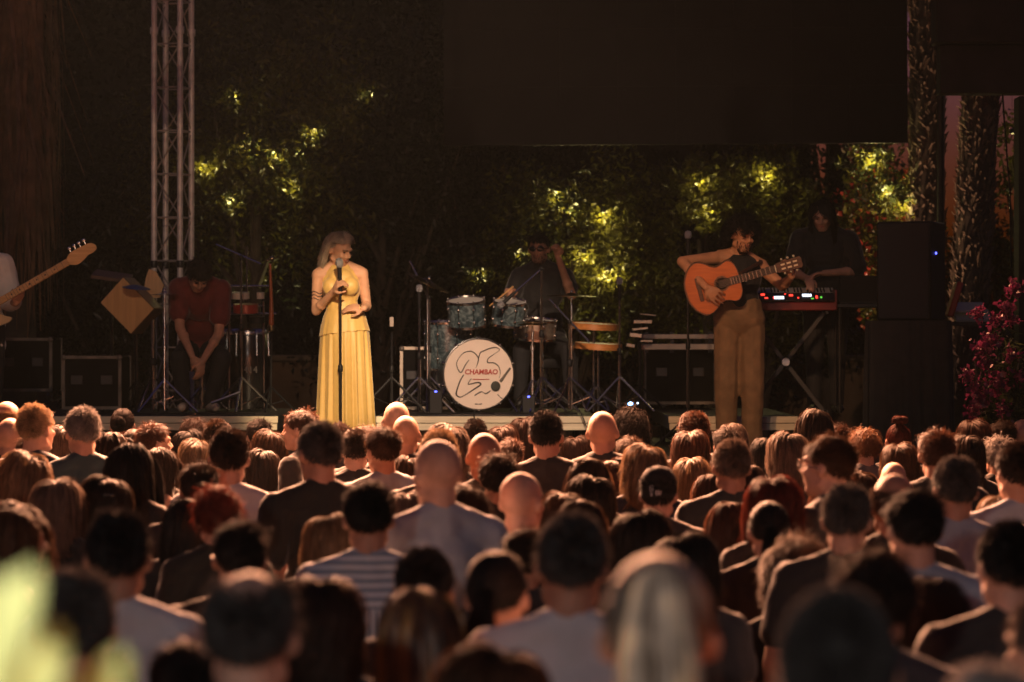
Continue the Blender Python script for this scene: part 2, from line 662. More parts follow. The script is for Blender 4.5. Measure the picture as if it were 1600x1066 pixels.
def leaf_mesh(name, C, size, seed=0, droop=0.3, aspect=0.42):
    r = np.random.default_rng(seed)
    n = len(C)
    d = r.normal(size=(n, 3)); d[:, 2] -= droop
    d /= np.linalg.norm(d, axis=1)[:, None]
    u = r.normal(size=(n, 3))
    s = np.cross(d, u); s /= np.linalg.norm(s, axis=1)[:, None]
    nn = np.cross(s, d)
    L = (size * r.uniform(0.65, 1.3, n))[:, None]
    W = L * aspect * 0.5
    V = np.stack([C - d * L * .5, C + s * W + nn * W * .35 - d * L * .05, C + d * L * .5 - nn * L * .12, C - s * W + nn * W * .35 - d * L * .05], 1).reshape(-1, 3)
    b = np.arange(n) * 4
    F = np.stack([np.stack([b, b + 1, b + 2], 1), np.stack([b, b + 2, b + 3], 1)], 1).reshape(-1, 3)
    me = bpy.data.meshes.new(name)
    me.vertices.add(len(V)); me.vertices.foreach_set('co', V.ravel())
    me.loops.add(F.size); me.loops.foreach_set('vertex_index', F.ravel())
    me.polygons.add(len(F)); me.polygons.foreach_set('loop_start', np.arange(len(F)) * 3); me.polygons.foreach_set('loop_total', np.full(len(F), 3))
    me.update()
    at = me.attributes.new('tint', 'FLOAT', 'POINT')
    at.data.foreach_set('value', np.repeat(r.uniform(0.55, 1.5, n), 4))
    return me


def clump_points(n, R3, seed, nclump=26, cs=0.33):
    "points gathered in clumps through an ellipsoid of radii R3"
    r = np.random.default_rng(seed)
    cc = r.normal(size=(nclump, 3)); cc /= np.linalg.norm(cc, axis=1)[:, None]
    cc *= (r.uniform(0.25, 1.0, nclump) ** 0.5)[:, None]
    k = r.integers(0, nclump, n)
    rad = r.uniform(0.6, 1.3, nclump)
    q = r.normal(size=(n, 3)); q /= np.linalg.norm(q, axis=1)[:, None]
    q *= (r.uniform(0, 1, n) ** 0.45 * cs * rad[k])[:, None]
    return (cc[k] + q) * np.array(R3)


def limbs(mb, base, top, R3, seed, r0=0.09):
    r = random.Random(seed)
    base, top = Vector(base), Vector(top)
    mid = base.lerp(top, 0.55) + Vector((r.uniform(-.15, .15), r.uniform(-.1, .1), 0))
    mb.path([base, mid, top], [r0, r0 * .7, r0 * .35], 9)
    for i in range(7):
        s = base.lerp(top, r.uniform(0.35, 0.9))
        e = top + Vector((r.uniform(-1, 1) * R3[0], r.uniform(-1, 1) * R3[1], r.uniform(-.7, .9) * R3[2])) * 0.85
        m = s.lerp(e, .5) + Vector((0, 0, .12))
        mb.path([s, m, e], [r0 * .4, r0 * .25, r0 * .08], 6)


def tree(name, label, px, Y, zc, R3, n, size, color, seed, group, cat='tree', z0=0.0, nclump=26, cs=0.33, extra=None):
    x = P(px, 0, Y).x
    t = thing(name, label, cat, (x, Y, z0), group=group)
    mb = MB()
    limbs(mb, (0, 0, 0), (0.05, 0, zc - z0), R3, seed)
    mb.build('trunk', M_BARK, t)
    C = clump_points(n, R3, seed, nclump, cs) + np.array([0, 0, zc - z0])
    C = C[C[:, 2] > 0.05]
    if name in ('laurel_tree', 'flowering_tree'):
        r = np.random.default_rng(seed + 50)
        for lx_, ly_, lY, lw_, _l in LEAF_LAMPS:      # leaves added round each lamp to catch and block its light
            q = P(lx_, ly_, lY - .18) - Vector((x, Y, z0))
            if abs(q.x) < R3[0] * 1.1 and abs(q.z - (zc - z0)) < R3[2] * 1.15:
                k = 170
                d_ = r.normal(size=(k, 3)); d_ /= np.linalg.norm(d_, axis=1)[:, None]
                d_ *= (r.uniform(.06, .26, k))[:, None]
                d_[:, 2] *= .8
                C = np.concatenate([C, np.array(q) + d_ * np.array([1.25, .8, 1.0])])
    link('crown', leaf_mesh('crown', C, size, seed), M_LEAF, t, color)
    if extra:
        C2 = clump_points(extra[0], R3, seed, nclump, cs * 1.05) + np.array([0, 0, zc - z0])
        link('blossom', leaf_mesh('blossom', C2, extra[1], seed + 5, aspect=.9), M_LEAF, t, extra[2])
    return t


LEAF_LAMPS = [  # added lamps, each set where the leaves should show a bright patch
        (397, 232, 26.1, 11, 'added lamp in the tree between truss tower and singer'),
        (430, 240, 26.05, 6, 'added lamp right of the first in the tree left of the singer'),
        (466, 238, 26.2, 3, 'added lamp nearest the singer in the yellow-lit tree'),
        (320, 262, 26.2, 3, 'added lamp just beside the truss tower'),
        (360, 315, 26.2, 3, 'added lamp low beside the truss tower'),
        (868, 305, 26.2, 5, 'added lamp high above the drummer'),
        (888, 330, 26.15, 8, 'added lamp above the drummer'),
        (942, 338, 26.15, 8, 'added lamp above right of the drummer'),
        (912, 402, 26.1, 10, 'added lamp beside the drummer raised arm'),
        (950, 430, 26.05, 9, 'added lamp low right of the drummer'),
        (487, 210, 26.2, 4, 'added lamp highest in the tree left of the singer'),
        (368, 150, 26.2, 1.6, 'faint added lamp high beside the truss tower'),
        (572, 150, 26.7, 1.6, 'faint added lamp high above the singer'),
        (452, 290, 26.1, 3, 'added lamp low left of the singer'),
        (748, 432, 26.6, 3, 'added lamp above the blue tom drums'),
        (815, 400, 26.3, 3, 'added lamp left of the drummer head'),
        (1095, 285, 26.2, 9, 'added lamp left of the guitarist'),
        (1110, 330, 26.2, 5, 'added lamp close to the guitarist head'),
        (1198, 275, 26.45, 10, 'added lamp between guitarist and keyboard player'),
        (1360, 250, 25.6, 16, 'added lamp in the red-flowered tree'),
        (1385, 300, 25.55, 22, 'added lamp in the middle of the red-flowered tree'),
        (1410, 320, 25.6, 16, 'added lamp low in the red-flowered tree'),
        (1582, 215, 26.3, 3, 'added lamp beside the far right post')]
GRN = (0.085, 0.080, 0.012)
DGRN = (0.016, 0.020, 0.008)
G1 = 'trees lit by garden lights behind the stage'
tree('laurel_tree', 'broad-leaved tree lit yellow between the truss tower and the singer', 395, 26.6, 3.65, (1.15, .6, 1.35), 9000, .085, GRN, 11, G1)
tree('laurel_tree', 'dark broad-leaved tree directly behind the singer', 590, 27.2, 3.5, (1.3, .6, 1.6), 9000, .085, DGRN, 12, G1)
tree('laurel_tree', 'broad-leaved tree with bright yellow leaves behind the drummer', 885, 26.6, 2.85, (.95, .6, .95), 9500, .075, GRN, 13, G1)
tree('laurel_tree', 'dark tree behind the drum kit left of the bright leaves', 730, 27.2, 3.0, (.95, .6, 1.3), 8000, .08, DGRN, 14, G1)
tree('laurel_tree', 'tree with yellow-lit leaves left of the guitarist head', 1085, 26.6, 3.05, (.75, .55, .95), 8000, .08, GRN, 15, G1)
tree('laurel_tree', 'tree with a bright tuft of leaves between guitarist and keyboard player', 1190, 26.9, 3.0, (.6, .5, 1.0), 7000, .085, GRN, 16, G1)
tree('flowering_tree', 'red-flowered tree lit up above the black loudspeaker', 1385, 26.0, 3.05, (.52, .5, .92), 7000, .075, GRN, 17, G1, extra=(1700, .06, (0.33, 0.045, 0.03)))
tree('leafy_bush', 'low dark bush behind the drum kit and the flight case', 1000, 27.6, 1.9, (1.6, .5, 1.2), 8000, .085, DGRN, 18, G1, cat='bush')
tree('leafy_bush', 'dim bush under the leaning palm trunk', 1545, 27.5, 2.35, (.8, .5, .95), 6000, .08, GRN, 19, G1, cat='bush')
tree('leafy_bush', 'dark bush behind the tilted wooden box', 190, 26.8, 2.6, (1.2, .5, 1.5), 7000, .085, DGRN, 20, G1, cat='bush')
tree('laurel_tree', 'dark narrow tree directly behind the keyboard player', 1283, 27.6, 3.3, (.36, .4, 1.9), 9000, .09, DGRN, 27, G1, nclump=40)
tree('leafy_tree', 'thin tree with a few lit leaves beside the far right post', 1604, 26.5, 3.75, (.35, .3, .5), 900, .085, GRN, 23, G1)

# the tall hedge that closes the garden
hd = thing('tall_hedge', 'very tall dark clipped hedge closing off the garden behind the stage', 'hedge', (-2.3, 31.0, 0))
hx0, hx1 = -5.5, P(1222, 0, 31).x + 2.3
MB().box(((hx0 + hx1) / 2, 0.7, 3.9), (hx1 - hx0 - .3, 0.8, 7.8)).build('core', mat('hedge_core', (0.02, 0.017, 0.01), 1.0, var=.4), hd)
_n = 42000
C = np.stack([rng.uniform(hx0, hx1, _n), rng.normal(0.2, 0.09, _n), rng.uniform(0.05, 8.0, _n)], 1)
C[:, 1] += 0.12 * np.sin(C[:, 0] * 2.1) * np.sin(C[:, 2] * 1.7)
_o = link('foliage', leaf_mesh('foliage', C, .12, 3), M_LEAF, hd, (0.018, 0.015, 0.008))

# low garden wall
lw = thing('garden_wall', 'low brown plaster wall behind the stage', 'wall', (0, 28.4, 0))
MB().box((-0.6, 0, 0.95), (9.4, 0.2, 1.9), bev=.01).build('wall_face', mat('plaster', (0.15, 0.095, 0.055), 0.9, var=.25, vscale=2, bump=.3), lw)
MB().box((-0.6, 0, 1.93), (9.5, 0.28, 0.06), bev=.01).build('coping', mat('coping_stone', (0.2, 0.15, 0.1), 0.85, var=.2), lw)


# garden spotlights on the ground, aimed up through the foliage
def garden_light(px, py, Y, w, label, col=(1.0, 0.86, 0.35), cone=20, dx=0.0, dy=0.9, z0=0.35):
    tgt = P(px, py, Y)
    p = Vector((tgt.x + dx, Y + dy, z0))
    t = thing('garden_spotlight', label, 'lamp', p, group='garden spotlights in the planting')
    d = (tgt - p).normalized()
    MB().lathe([(0.02, -0.14), (0.045, -0.12), (0.05, 0.02), (0.047, 0.02), (0.04, -0.08), (0.01, -0.09)], (0, 0, 0), d, n=14, cap=False).build('housing', M_BLACKMETAL, t)
    MB().tube(-d * 0.08, (0, 0, -z0), 0.012, n=6).build('spike', M_BLACKMETAL, t)
    spot('garden_bulb', p, tgt, w, col, cone, blend=0.7, size=0.03)
    return t


for px, py, Y, w, cone, dx, lb in [
        (402, 240, 26.4, 2600, 17, .3, 'garden spotlight behind the tree between truss tower and singer'),
        (340, 285, 26.4, 1100, 16, -.3, 'garden spotlight behind the truss tower'),
        (885, 330, 26.5, 2000, 18, -.2, 'garden spotlight below the drummer tree'),
        (925, 405, 26.4, 2000, 20, .3, 'garden spotlight right behind the drummer'),
        (745, 440, 26.9, 500, 16, 0, 'garden spotlight behind the blue tom drums'),
        (1095, 290, 26.4, 2000, 15, -.2, 'garden spotlight left of the guitarist'),
        (1120, 350, 26.4, 800, 14, .1, 'garden spotlight behind the guitarist'),
        (1195, 278, 26.6, 2000, 11, 0, 'garden spotlight between guitarist and keyboard player'),
        (1375, 275, 25.8, 2600, 24, -.2, 'garden spotlight under the red-flowered tree'),
        (1410, 320, 25.8, 2000, 20, .2, 'garden spotlight right under the red-flowered tree'),
        (1585, 225, 26.4, 700, 14, 0, 'garden spotlight beside the far right post')]:
    garden_light(px, py, Y, w * .09, lb, cone=cone, dx=dx)


# point lamps added among the leaves to make bright hot spots
def leaf_light(px, py, Y, w, label, col=(1.0, 0.80, 0.28), r=0.02):
    p = P(px, py, Y)
    t = thing('added_leaf_lamp', label, 'lamp', p, group='small lamps added to brighten the leaves')
    MB().lathe([(0.004, 0.085), (0.022, 0.08), (0.026, 0.035), (0.024, 0.035), (0.006, 0.07)], (0, 0, 0), n=12, cap=False).build('lamp_shade', M_BLACKMETAL, t)
    MB().tube((0, 0, 0.08), (0, 0.02, 0.4), 0.002, n=5).build('cord', M_BLACKMETAL, t)
    d = bpy.data.lights.new('leaf_lamp_bulb', 'POINT')
    d.energy = w
    d.color = col
    d.shadow_soft_size = r
    o = bpy.data.objects.new('leaf_lamp_bulb', d)
    COL.objects.link(o)
    o.location = p
    return t


for px, py, Y, w, lb in LEAF_LAMPS:
    leaf_light(px, py, Y - .22, w * .85, lb)


# palms
def palm_trunk(name, label, pts, r0, seed, nstub=420, glow=None):
    t = thing(name, label, 'palm', pts[0], group='palms around the stage')
    o0 = Vector(pts[0])
    pp = [Vector(p) - o0 for p in pts]
    MB().path(pp, [r0 * 1.15] + [r0] * (len(pp) - 1), 14).build('trunk', M_BARK, t)
    r = random.Random(seed)
    mb = MB()
    for i in range(nstub):
        f = (i + .5) / nstub
        seg = f * (len(pp) - 1)
        k = min(int(seg), len(pp) - 2)
        c = pp[k].lerp(pp[k + 1], seg - k)
        a_ = i * 2.399 + r.uniform(-.5, .5)
        rad = Vector((math.cos(a_), math.sin(a_), 0))
        tan = Vector((-rad.y, rad.x, 0))
        b = c + rad * r0 * .93
        L = r.uniform(.03, .08)
        tip = b + rad * L * r.uniform(.5, .9) + Vector((0, 0, L * r.uniform(.5, 1.1))) + tan * r.uniform(-.05, .05)
        w_ = r.uniform(.006, .018)
        mb.add([b - tan * w_, b + tan * w_, b + Vector((0, 0, -.05)) + rad * .015, tip + tan * w_ * .5, tip - tan * w_ * .5, tip - rad * .02 + Vector((0, 0, -.02))],
               [(0, 1, 3, 4), (1, 2, 5, 3), (2, 0, 4, 5), (4, 3, 5)])
    o = mb.build('frond_stubs', M_STUB, t, smooth=False)
    o['kind'] = 'stuff'
    return t


def palm_crown(t, top, seed, n=26, L=2.2):
    r = random.Random(seed)
    mb = MB()
    top = Vector(top)
    for i in range(n):
        a_ = i * 2.399
        el = r.uniform(-.3, 1.1)
        d = Vector((math.cos(a_) * math.cos(el), math.sin(a_) * math.cos(el), math.sin(el)))
        pts = [top + d * L * f + Vector((0, 0, -1.3 * f * f)) for f in (0, .25, .5, .75, 1)]
        mb.path(pts, [.02, .016, .012, .008, .004], 4)
        side = d.cross(Vector((0, 0, 1))).normalized()
        for j in range(3, 40):
            f = j / 40
            p = top + d * L * f + Vector((0, 0, -1.3 * f * f))
            for s in (-1, 1):
                q = p + side * s * .35 * (1.1 - f) + d * .15 + Vector((0, 0, -.18))
                mb.add([p, p + d * .02, q], [(0, 1, 2)])
    mb.build('fronds', mat('palm_frond', (0.05, 0.07, 0.02), .5), t)


pY = 25.4
b = P(1447, 0, pY).x
pt = palm_trunk('palm_tree', 'straight palm with rough leaf stubs at the edge of the video screen', [(b, pY, 0), (b, pY, 2.5), (b + .01, pY, 5), (b + .02, pY, 7.5)], .155, 4, 2600)
palm_crown(pt, (.02, 0, 7.5), 5)
pY = 25.0
pt = palm_trunk('palm_tree', 'thick leaning palm trunk under the black gantry', [(P(1506, 0, pY).x, pY, 0), (P(1513, 0, pY).x, pY, 2.2), (P(1526, 0, pY).x, pY, 3.6), (P(1542, 0, pY).x, pY, 5.2), (P(1565, 0, pY).x, pY, 7.0)], .16, 6, 2200)
palm_crown(pt, (P(1565, 0, pY).x - P(1506, 0, pY).x, 0, 7.0), 7)
garden_light(1425, 150, 25.2, 420, 'garden spotlight at the foot of the rough palm trunk', (1.0, .55, .32), 44, -.8, -.35)
garden_light(1495, 260, 24.9, 60, 'garden spotlight at the foot of the leaning palm trunk', (1.0, .55, .40), 26, -.45, .1)

# palm at the far left with a skirt of dead fronds
pY = 24.8
bx = P(18, 0, pY).x
ps = palm_trunk('palm_tree', 'palm with a hanging skirt of dead brown fronds at the left edge', [(bx, pY, 0), (bx, pY, 4), (bx, pY, 7.2)], .2, 9, 200)
palm_crown(ps, (0, 0, 7.2), 10)
r_ = random.Random(5)
mb = MB()
for i in range(1300):
    a_ = r_.uniform(0, 6.283)
    z1 = r_.uniform(3.7, 6.6)
    L = r_.uniform(.9, 1.7)
    rr = r_.uniform(.2, .46)
    ca, sa = math.cos(a_), math.sin(a_)
    tn = Vector((-sa, ca, 0))
    w_ = r_.uniform(.004, .014)
    p0 = Vector((ca * .2, sa * .2, z1)); p1 = Vector((ca * rr, sa * rr, z1 - L * .35)); p2 = Vector((ca * (rr + r_.uniform(-.05, .05)), sa * rr, z1 - L)) + tn * r_.uniform(-.1, .1)
    if r_.random() < .04:
        p2 += Vector((ca, sa, 0)) * .35
    mb.add([p0 - tn * w_, p0 + tn * w_, p1 + tn * w_ * 1.6, p1 - tn * w_ * 1.6, p2 + tn * w_ * .4, p2 - tn * w_ * .4], [(0, 1, 2, 3), (3, 2, 4, 5)])
o = mb.build('frond_skirt', mat('dead_frond', (0.17, 0.095, 0.05), .85, var=.4, vscale=6), ps, smooth=False)
o['kind'] = 'stuff'

# dark gantry at the right
gY = 22.5
gx0, gx1 = P(1466, 0, gY).x, P(1640, 0, gY).x
gx = P(1588, 0, gY).x
gt = thing('side_gantry', 'black draped gantry with post at the right edge of the stage', 'gantry', (gx, gY, 0))
MB().box(((gx0 + gx1) / 2 - gx, 0, P(0, 110, gY).z), (gx1 - gx0, 0.22, P(0, 74, gY).z - P(0, 150, gY).z), bev=.01).build('header_beam', M_CLOTHBLACK, gt)
MB().box(((gx0 + gx1) / 2 - gx - .02, -0.02, P(0, -60, gY).z), (gx1 - gx0 + .04, 0.3, P(0, -190, gY).z - P(0, 70, gY).z), bev=.01).build('upper_drape', M_CLOTHBLACK, gt)
MB().box(((P(1588, 0, gY).x + gx1) / 2 - gx, 0.0, P(0, 152, gY).z / 2), (gx1 - P(1588, 0, gY).x, 0.24, P(0, 152, gY).z), bev=.01).build('post', M_CLOTHBLACK, gt)
MB().path([P(1566, 140, gY) - Vector((gx, gY, 0)), P(1570, 200, gY) - Vector((gx, gY, 0)), P(1578, 300, gY) - Vector((gx, gY, 0)), P(1580, 420, gY) - Vector((gx, gY, 0))], .008, 6).build('cable', M_BLACK, gt)
MB().tube((gx0 - gx + .05, .2, 0), (gx0 - gx + .05, .2, P(0, 60, gY).z), .03, n=8).build('rear_post', M_BLACKMETAL, gt)

# oleander at the right
oY = 19.2
ol = thing('oleander_bush', 'oleander bush with pink-purple flowers at the right end of the stage', 'bush', (P(1562, 0, oY).x, oY - .55, 0))
mb = MB()
for i in range(9):
    a_ = i * 2.4
    mb.path([(.05 * math.cos(a_), .05 * math.sin(a_), 0), (.14 * math.cos(a_), .1 * math.sin(a_), 1.0), (.27 * math.cos(a_), .18 * math.sin(a_), 2.0)], [.018, .013, .006], 6)
mb.build('stems', M_BARK, ol)
C = clump_points(4200, (.34, .28, .95), 31, 30, .3) + np.array([0.05, 0, 1.45])
link('foliage', leaf_mesh('foliage', C, .12, 33, aspect=.22), M_LEAF, ol, (0.035, 0.05, 0.02))
_fl = leaf_mesh('flower', np.random.default_rng(2).normal(0, .032, (60, 3)), .04, 4, aspect=1.0)
for (fx, fy) in [(1528, 490), (1572, 480), (1556, 500), (1582, 500), (1537, 545), (1580, 555), (1512, 585), (1524, 607), (1540, 570), (1520, 640), (1535, 625), (1568, 640), (1524, 665), (1585, 450), (1550, 530), (1595, 590), (1560, 600)]:
    o = link('flower', _fl, M_LEAF, ol, (0.17, 0.026, 0.085))
    o.location = P(fx, fy, oY - .85) - Vector(ol.location)
    o.rotation_euler = (rng.uniform(0, 6), rng.uniform(0, 6), 0)
    _s = rng.uniform(.7, 1.25)
    o.scale = (_s, _s, _s)

# thin stage haze in the air
hz = MB().box((0, 22.0, 5.4), (34, 56, 12.8)).build('haze', None)
hz['kind'] = 'stuff'
hz['label'] = 'thin warm stage haze hanging in the night air'
_hm = bpy.data.materials.new('haze')
_hm.use_nodes = True
_hn = _hm.node_tree
_hn.nodes.clear()
_pv = _hn.nodes.new('ShaderNodeVolumePrincipled')
_pv.inputs['Color'].default_value = (.62, .88, .95, 1)
_pv.inputs['Density'].default_value = HAZE
_pv.inputs['Anisotropy'].default_value = 0.2
_ho = _hn.nodes.new('ShaderNodeOutputMaterial')
_hn.links.new(_pv.outputs[0], _ho.inputs['Volume'])
hz.data.materials.append(_hm)
# ================================================================== people: bodies, clothes, hair
CRC = Vector((0, 0.012, 0.03))          # cranium centre in the head's own frame (face towards -Y)
CRR = (0.077, 0.097, 0.092)


def head_prims(mb, M, female=False, ears=True):
    "M: 4x4 placing the head"
    M3 = M.to_3x3()

    def E(c, r):
        mb.ell(M @ Vector(c), r, M3)

    def C(a, b, r0, r1):
        mb.cap(M @ Vector(a), M @ Vector(b), r0, r1)
    E(CRC, CRR)
    j = 0.92 if female else 1.0
    E((0, -.032, -.035), (.060 * j, .062, .078))
    E((0, -.062, -.082), (.036 * j, .030, .026))
    C((-.045 * j, .0, -.06), (-.018, -.065, -.088), .026, .02)
    C((.045 * j, .0, -.06), (.018, -.065, -.088), .026, .02)
    C((-.032, -.082, .034), (.032, -.082, .034), .013, .013)      # brow
    C((-.040, -.072, -.016), (-.022, -.084, -.022), .017, .013)     # cheeks
    C((.040, -.072, -.016), (.022, -.084, -.022), .017, .013)
    C((0, -.094, .022), (0, -.114, -.012), .007, .0105)           # nose
    C((-.009, -.104, -.017), (.009, -.104, -.017), .008, .008)
    C((-.014, -.092, -.046), (.014, -.092, -.046), .008, .008)    # mouth
    if ears:
        for s in (-1, 1):
            mb.ell(M @ Vector((s * .080, .012, -.004)), (.010, .019, .032), M3 @ Matrix.Rotation(s * R(-22), 3, 'Z'))


def face_parts(M, parent, smile=False, brow=(0.03, 0.02, 0.015), lips=(0.32, 0.10, 0.08), shades=False, beard=None):
    for s in (-1, 1):
        MB().ell(M @ Vector((s * .031, -.083, .014)), (.010, .007, .0042), M.to_3x3()).build('eye', mat('eye', (0.05, 0.035, 0.03), .2), parent)
        MB().path([M @ Vector((s * .014, -.097, .034)), M @ Vector((s * .030, -.096, .040)), M @ Vector((s * .048, -.083, .034))], [.003, .004, .002], 5).build('eyebrow', mat('brow_hair', objcol=True, rough=.7), parent, color=brow)
    mb = MB()
    if smile:
        mb.path([M @ Vector((-.026, -.086, -.038)), M @ Vector((-.012, -.099, -.046)), M @ Vector((.012, -.099, -.046)), M @ Vector((.026, -.086, -.038))], [.002, .005, .005, .002], 6)
        mb.build('lips', mat('lip', objcol=True, rough=.35), parent, color=lips)
        MB().path([M @ Vector((-.018, -.096, -.042)), M @ Vector((0, -.1035, -.046)), M @ Vector((.018, -.096, -.042))], [.001, .003, .001], 5).build('teeth', mat('teeth', (.75, .7, .6), .3), parent)
    else:
        mb.path([M @ Vector((-.022, -.092, -.046)), M @ Vector((0, -.101, -.046)), M @ Vector((.022, -.092, -.046))], [.002, .006, .002], 6)
        mb.build('lips', mat('lip', objcol=True, rough=.35), parent, color=lips)
    if shades:
        mb = MB()
        for s in (-1, 1):
            mb.ell(M @ Vector((s * .033, -.098, .012)), (.03, .007, .022), M.to_3x3() @ Matrix.Rotation(s * R(14), 3, 'Z'))
            mb.tube(M @ Vector((s * .06, -.088, .016)), M @ Vector((s * .082, .01, .01)), .003, n=5)
        mb.tube(M @ Vector((-.01, -.105, .016)), M @ Vector((.01, -.105, .016)), .003, n=5)
        mb.build('sunglasses', mat('dark_lens', (.005, .005, .006), .08), parent)
    if beard:
        r = np.random.default_rng(3)
        n = 900
        u = r.normal(size=(n, 3)); u /= np.linalg.norm(u, axis=1)[:, None]
        u = u[(u[:, 1] < -.1) & (u[:, 2] < .12)]
        pts = u * np.array([.064, .072, .086]) + np.array([0, -.033, -.036])
        pts = pts[~((np.abs(pts[:, 0]) < .02) & (np.abs(pts[:, 2] + .046) < .008))]
        d = u[:len(pts)] * .3 + np.array([0, -.1, -1.0])
        d /= np.linalg.norm(d, axis=1)[:, None]
        st = np.stack([pts, pts + d * .007, pts + d * .014], 1)
        me = ribbons('beard', st, np.array([.003, .0025, .001]), pts * 0 + np.array([0, -1, -.2]), r.uniform(.6, 1.4, len(pts)))
        link('beard', me, M_HAIR, parent, beard, M)


def hand_prims(mb, wrist, d, n, side=1, curl=(0.5, 0.6, 0.5), thumb=0.5, scale=1.0, spread=1.0):
    """wrist point, d: direction wrist->knuckles, n: direction the palm faces, side: which way the thumb leaves"""
    wrist = Vector(wrist)
    d = Vector(d).normalized()
    n = Vector(n); n = (n - d * n.dot(d)).normalized()
    t = d.cross(n) * side
    S = scale
    lens = [(.026, .02, .017), (.032, .024, .02), (.036, .027, .02), (.033, .024, .019)]
    for k in range(4):
        o = (k - 1.5)
        base = wrist + d * .018 * S + t * o * .012 * S
        kn = wrist + (d * (.078 + (.006 if k in (1, 2) else 0)) + t * o * .0195 * spread) * S
        mb.cap(base, kn, .0135 * S, .0115 * S, 8)
        p, a_ = kn, 0.0
        rr = .0092
        for i, L in enumerate(lens[k]):
            a_ += curl[i] * (1 + .06 * (1.5 - k))
            q = p + (d * math.cos(a_) + n * math.sin(a_)) * L * 1.15 * S
            mb.cap(p, q, rr * S, (rr - .0008) * S, 8)
            p = q
            rr -= .0008
    mb.ell(wrist + d * .045 * S, (.033 * S, .033 * S, .018 * S), Matrix((t, d, n)).transposed())
    b = wrist + d * .022 * S + t * .024 * S
    q1 = b + (d * .55 + t * .75 + n * thumb * .6).normalized() * .038 * S
    q2 = q1 + (d * .85 + t * .2 + n * thumb).normalized() * .030 * S
    q3 = q2 + (d * .85 - t * .25 + n * thumb * 1.4).normalized() * .024 * S
    mb.cap(b, q1, .015 * S, .012 * S, 8); mb.cap(q1, q2, .0115 * S, .010 * S, 8); mb.cap(q2, q3, .010 * S, .008 * S, 8)


def Hm(pos, yaw=0, pitch=0, roll=0):
    "head matrix: yaw>0 turns the face to +X, pitch>0 looks down"
    return Matrix.Translation(pos) @ Matrix.Rotation(yaw, 4, 'Z') @ Matrix.Rotation(pitch, 4, 'X') @ Matrix.Rotation(roll, 4, 'Y')


def std_joints(w=1.0, fem=False):
    J = dict(neck=Vector((0, .022, 1.43)), chest=Vector((0, .0, 1.31)), waist=Vector((0, .0, 1.10)), pelvis=Vector((0, .01, .95)),
             headM=Hm((0, -.012, 1.625)), fem=fem, w=w)
    sw = .165 if fem else .185
    for s, k in ((-1, 'L'), (1, 'R')):
        J['sh' + k] = Vector((s * sw * w, .01, 1.415))
        J['el' + k] = Vector((s * (sw + .05) * w, .035, 1.13))
        J['wr' + k] = Vector((s * (sw + .045) * w, -.05, .885))
        J['hip' + k] = Vector((s * .09, .01, .92))
        J['kn' + k] = Vector((s * .10, -.015, .5))
        J['an' + k] = Vector((s * .10, .02, .085))
    return J


def torso_prims(mb, J, g=0.0, shoulders=True):
    w = J['w']
    fem = J['fem']
    up = (J['neck'] - J['pelvis']).normalized()
    sx = (J['shR'] - J['shL']); sx = (sx - up * sx.dot(up)).normalized()
    fw = up.cross(sx)          # towards +Y (back)
    M3 = Matrix((sx, fw, up)).transposed()
    mid = (J['shL'] + J['shR']) / 2
    mb.ell(J['chest'], ((.150 if fem else .163) * w + g, .105 * w + g, .165 + g), M3)
    mb.ell(J['chest'].lerp(mid, .55), ((.15 if fem else .17) * w + g, .085 * w + g, .09 + g), M3)
    mb.ell(J['waist'], ((.125 if fem else .142) * w + g, .098 * w + g, .15 + g), M3)
    mb.ell(J['pelvis'], ((.168 if fem else .165) * w + g, .118 * w + g, .13 + g), M3)
    if fem:
        for s in (-1, 1):
            mb.ell(J['chest'] + sx * s * .065 - fw * .085 + up * -.0, (.058 + g, .05 + g, .058 + g), M3)
    if shoulders:
        mb.cap(J['shL'], J['shR'], (.052 if fem else .060) * w + g)
        for k in ('L', 'R'):
            mb.cap(J['neck'] + up * .07, J['sh' + k] + up * .012, .040 + g, .045 + g)


def body_mesh(J, name='body', voxel=.009, hands=None, smooth=3, feet=True):
    mb = MB()
    head_prims(mb, J['headM'], J['fem'])
    torso_prims(mb, J)
    hp = J['headM'] @ Vector((0, .025, -.06))
    mb.cap(J['neck'] - Vector((0, 0, .03)), hp, .060 if not J['fem'] else .050, .054 if not J['fem'] else .046)
    th = .9 if J['fem'] else 1.0
    for k in ('L', 'R'):
        mb.cap(J['sh' + k], J['el' + k], .050 * th, .040 * th)
        mb.cap(J['el' + k], J['wr' + k], .041 * th, .026 * th)
        mid = J['el' + k].lerp(J['wr' + k], .3)
        mb.ell(mid, (.043 * th, .043 * th, .043 * th))
        mb.cap(J['hip' + k], J['kn' + k], .085, .056)
        mb.cap(J['kn' + k], J['an' + k], .056, .036)
        mb.ell(J['kn' + k].lerp(J['an' + k], .3) + Vector((0, .015, 0)), (.055, .058, .09))
        if feet:
            f = J.get('toe' + k, J['an' + k] + Vector((0, -.18, -.05)))
            heel = J['an' + k] + Vector((0, .03, -.045))
            mb.cap(heel, f, .035, .028)
            mb.cap(J['an' + k], heel, .036, .035)
        if hands and k in hands:
            hand_prims(mb, J['wr' + k], *hands[k][0], **hands[k][1])
        else:
            s = 1 if k == 'R' else -1
            hand_prims(mb, J['wr' + k], (0, -.15, -1), (-s, 0, 0), side=-s, curl=(.25, .35, .3))
    return blob(mb, name, voxel, smooth)


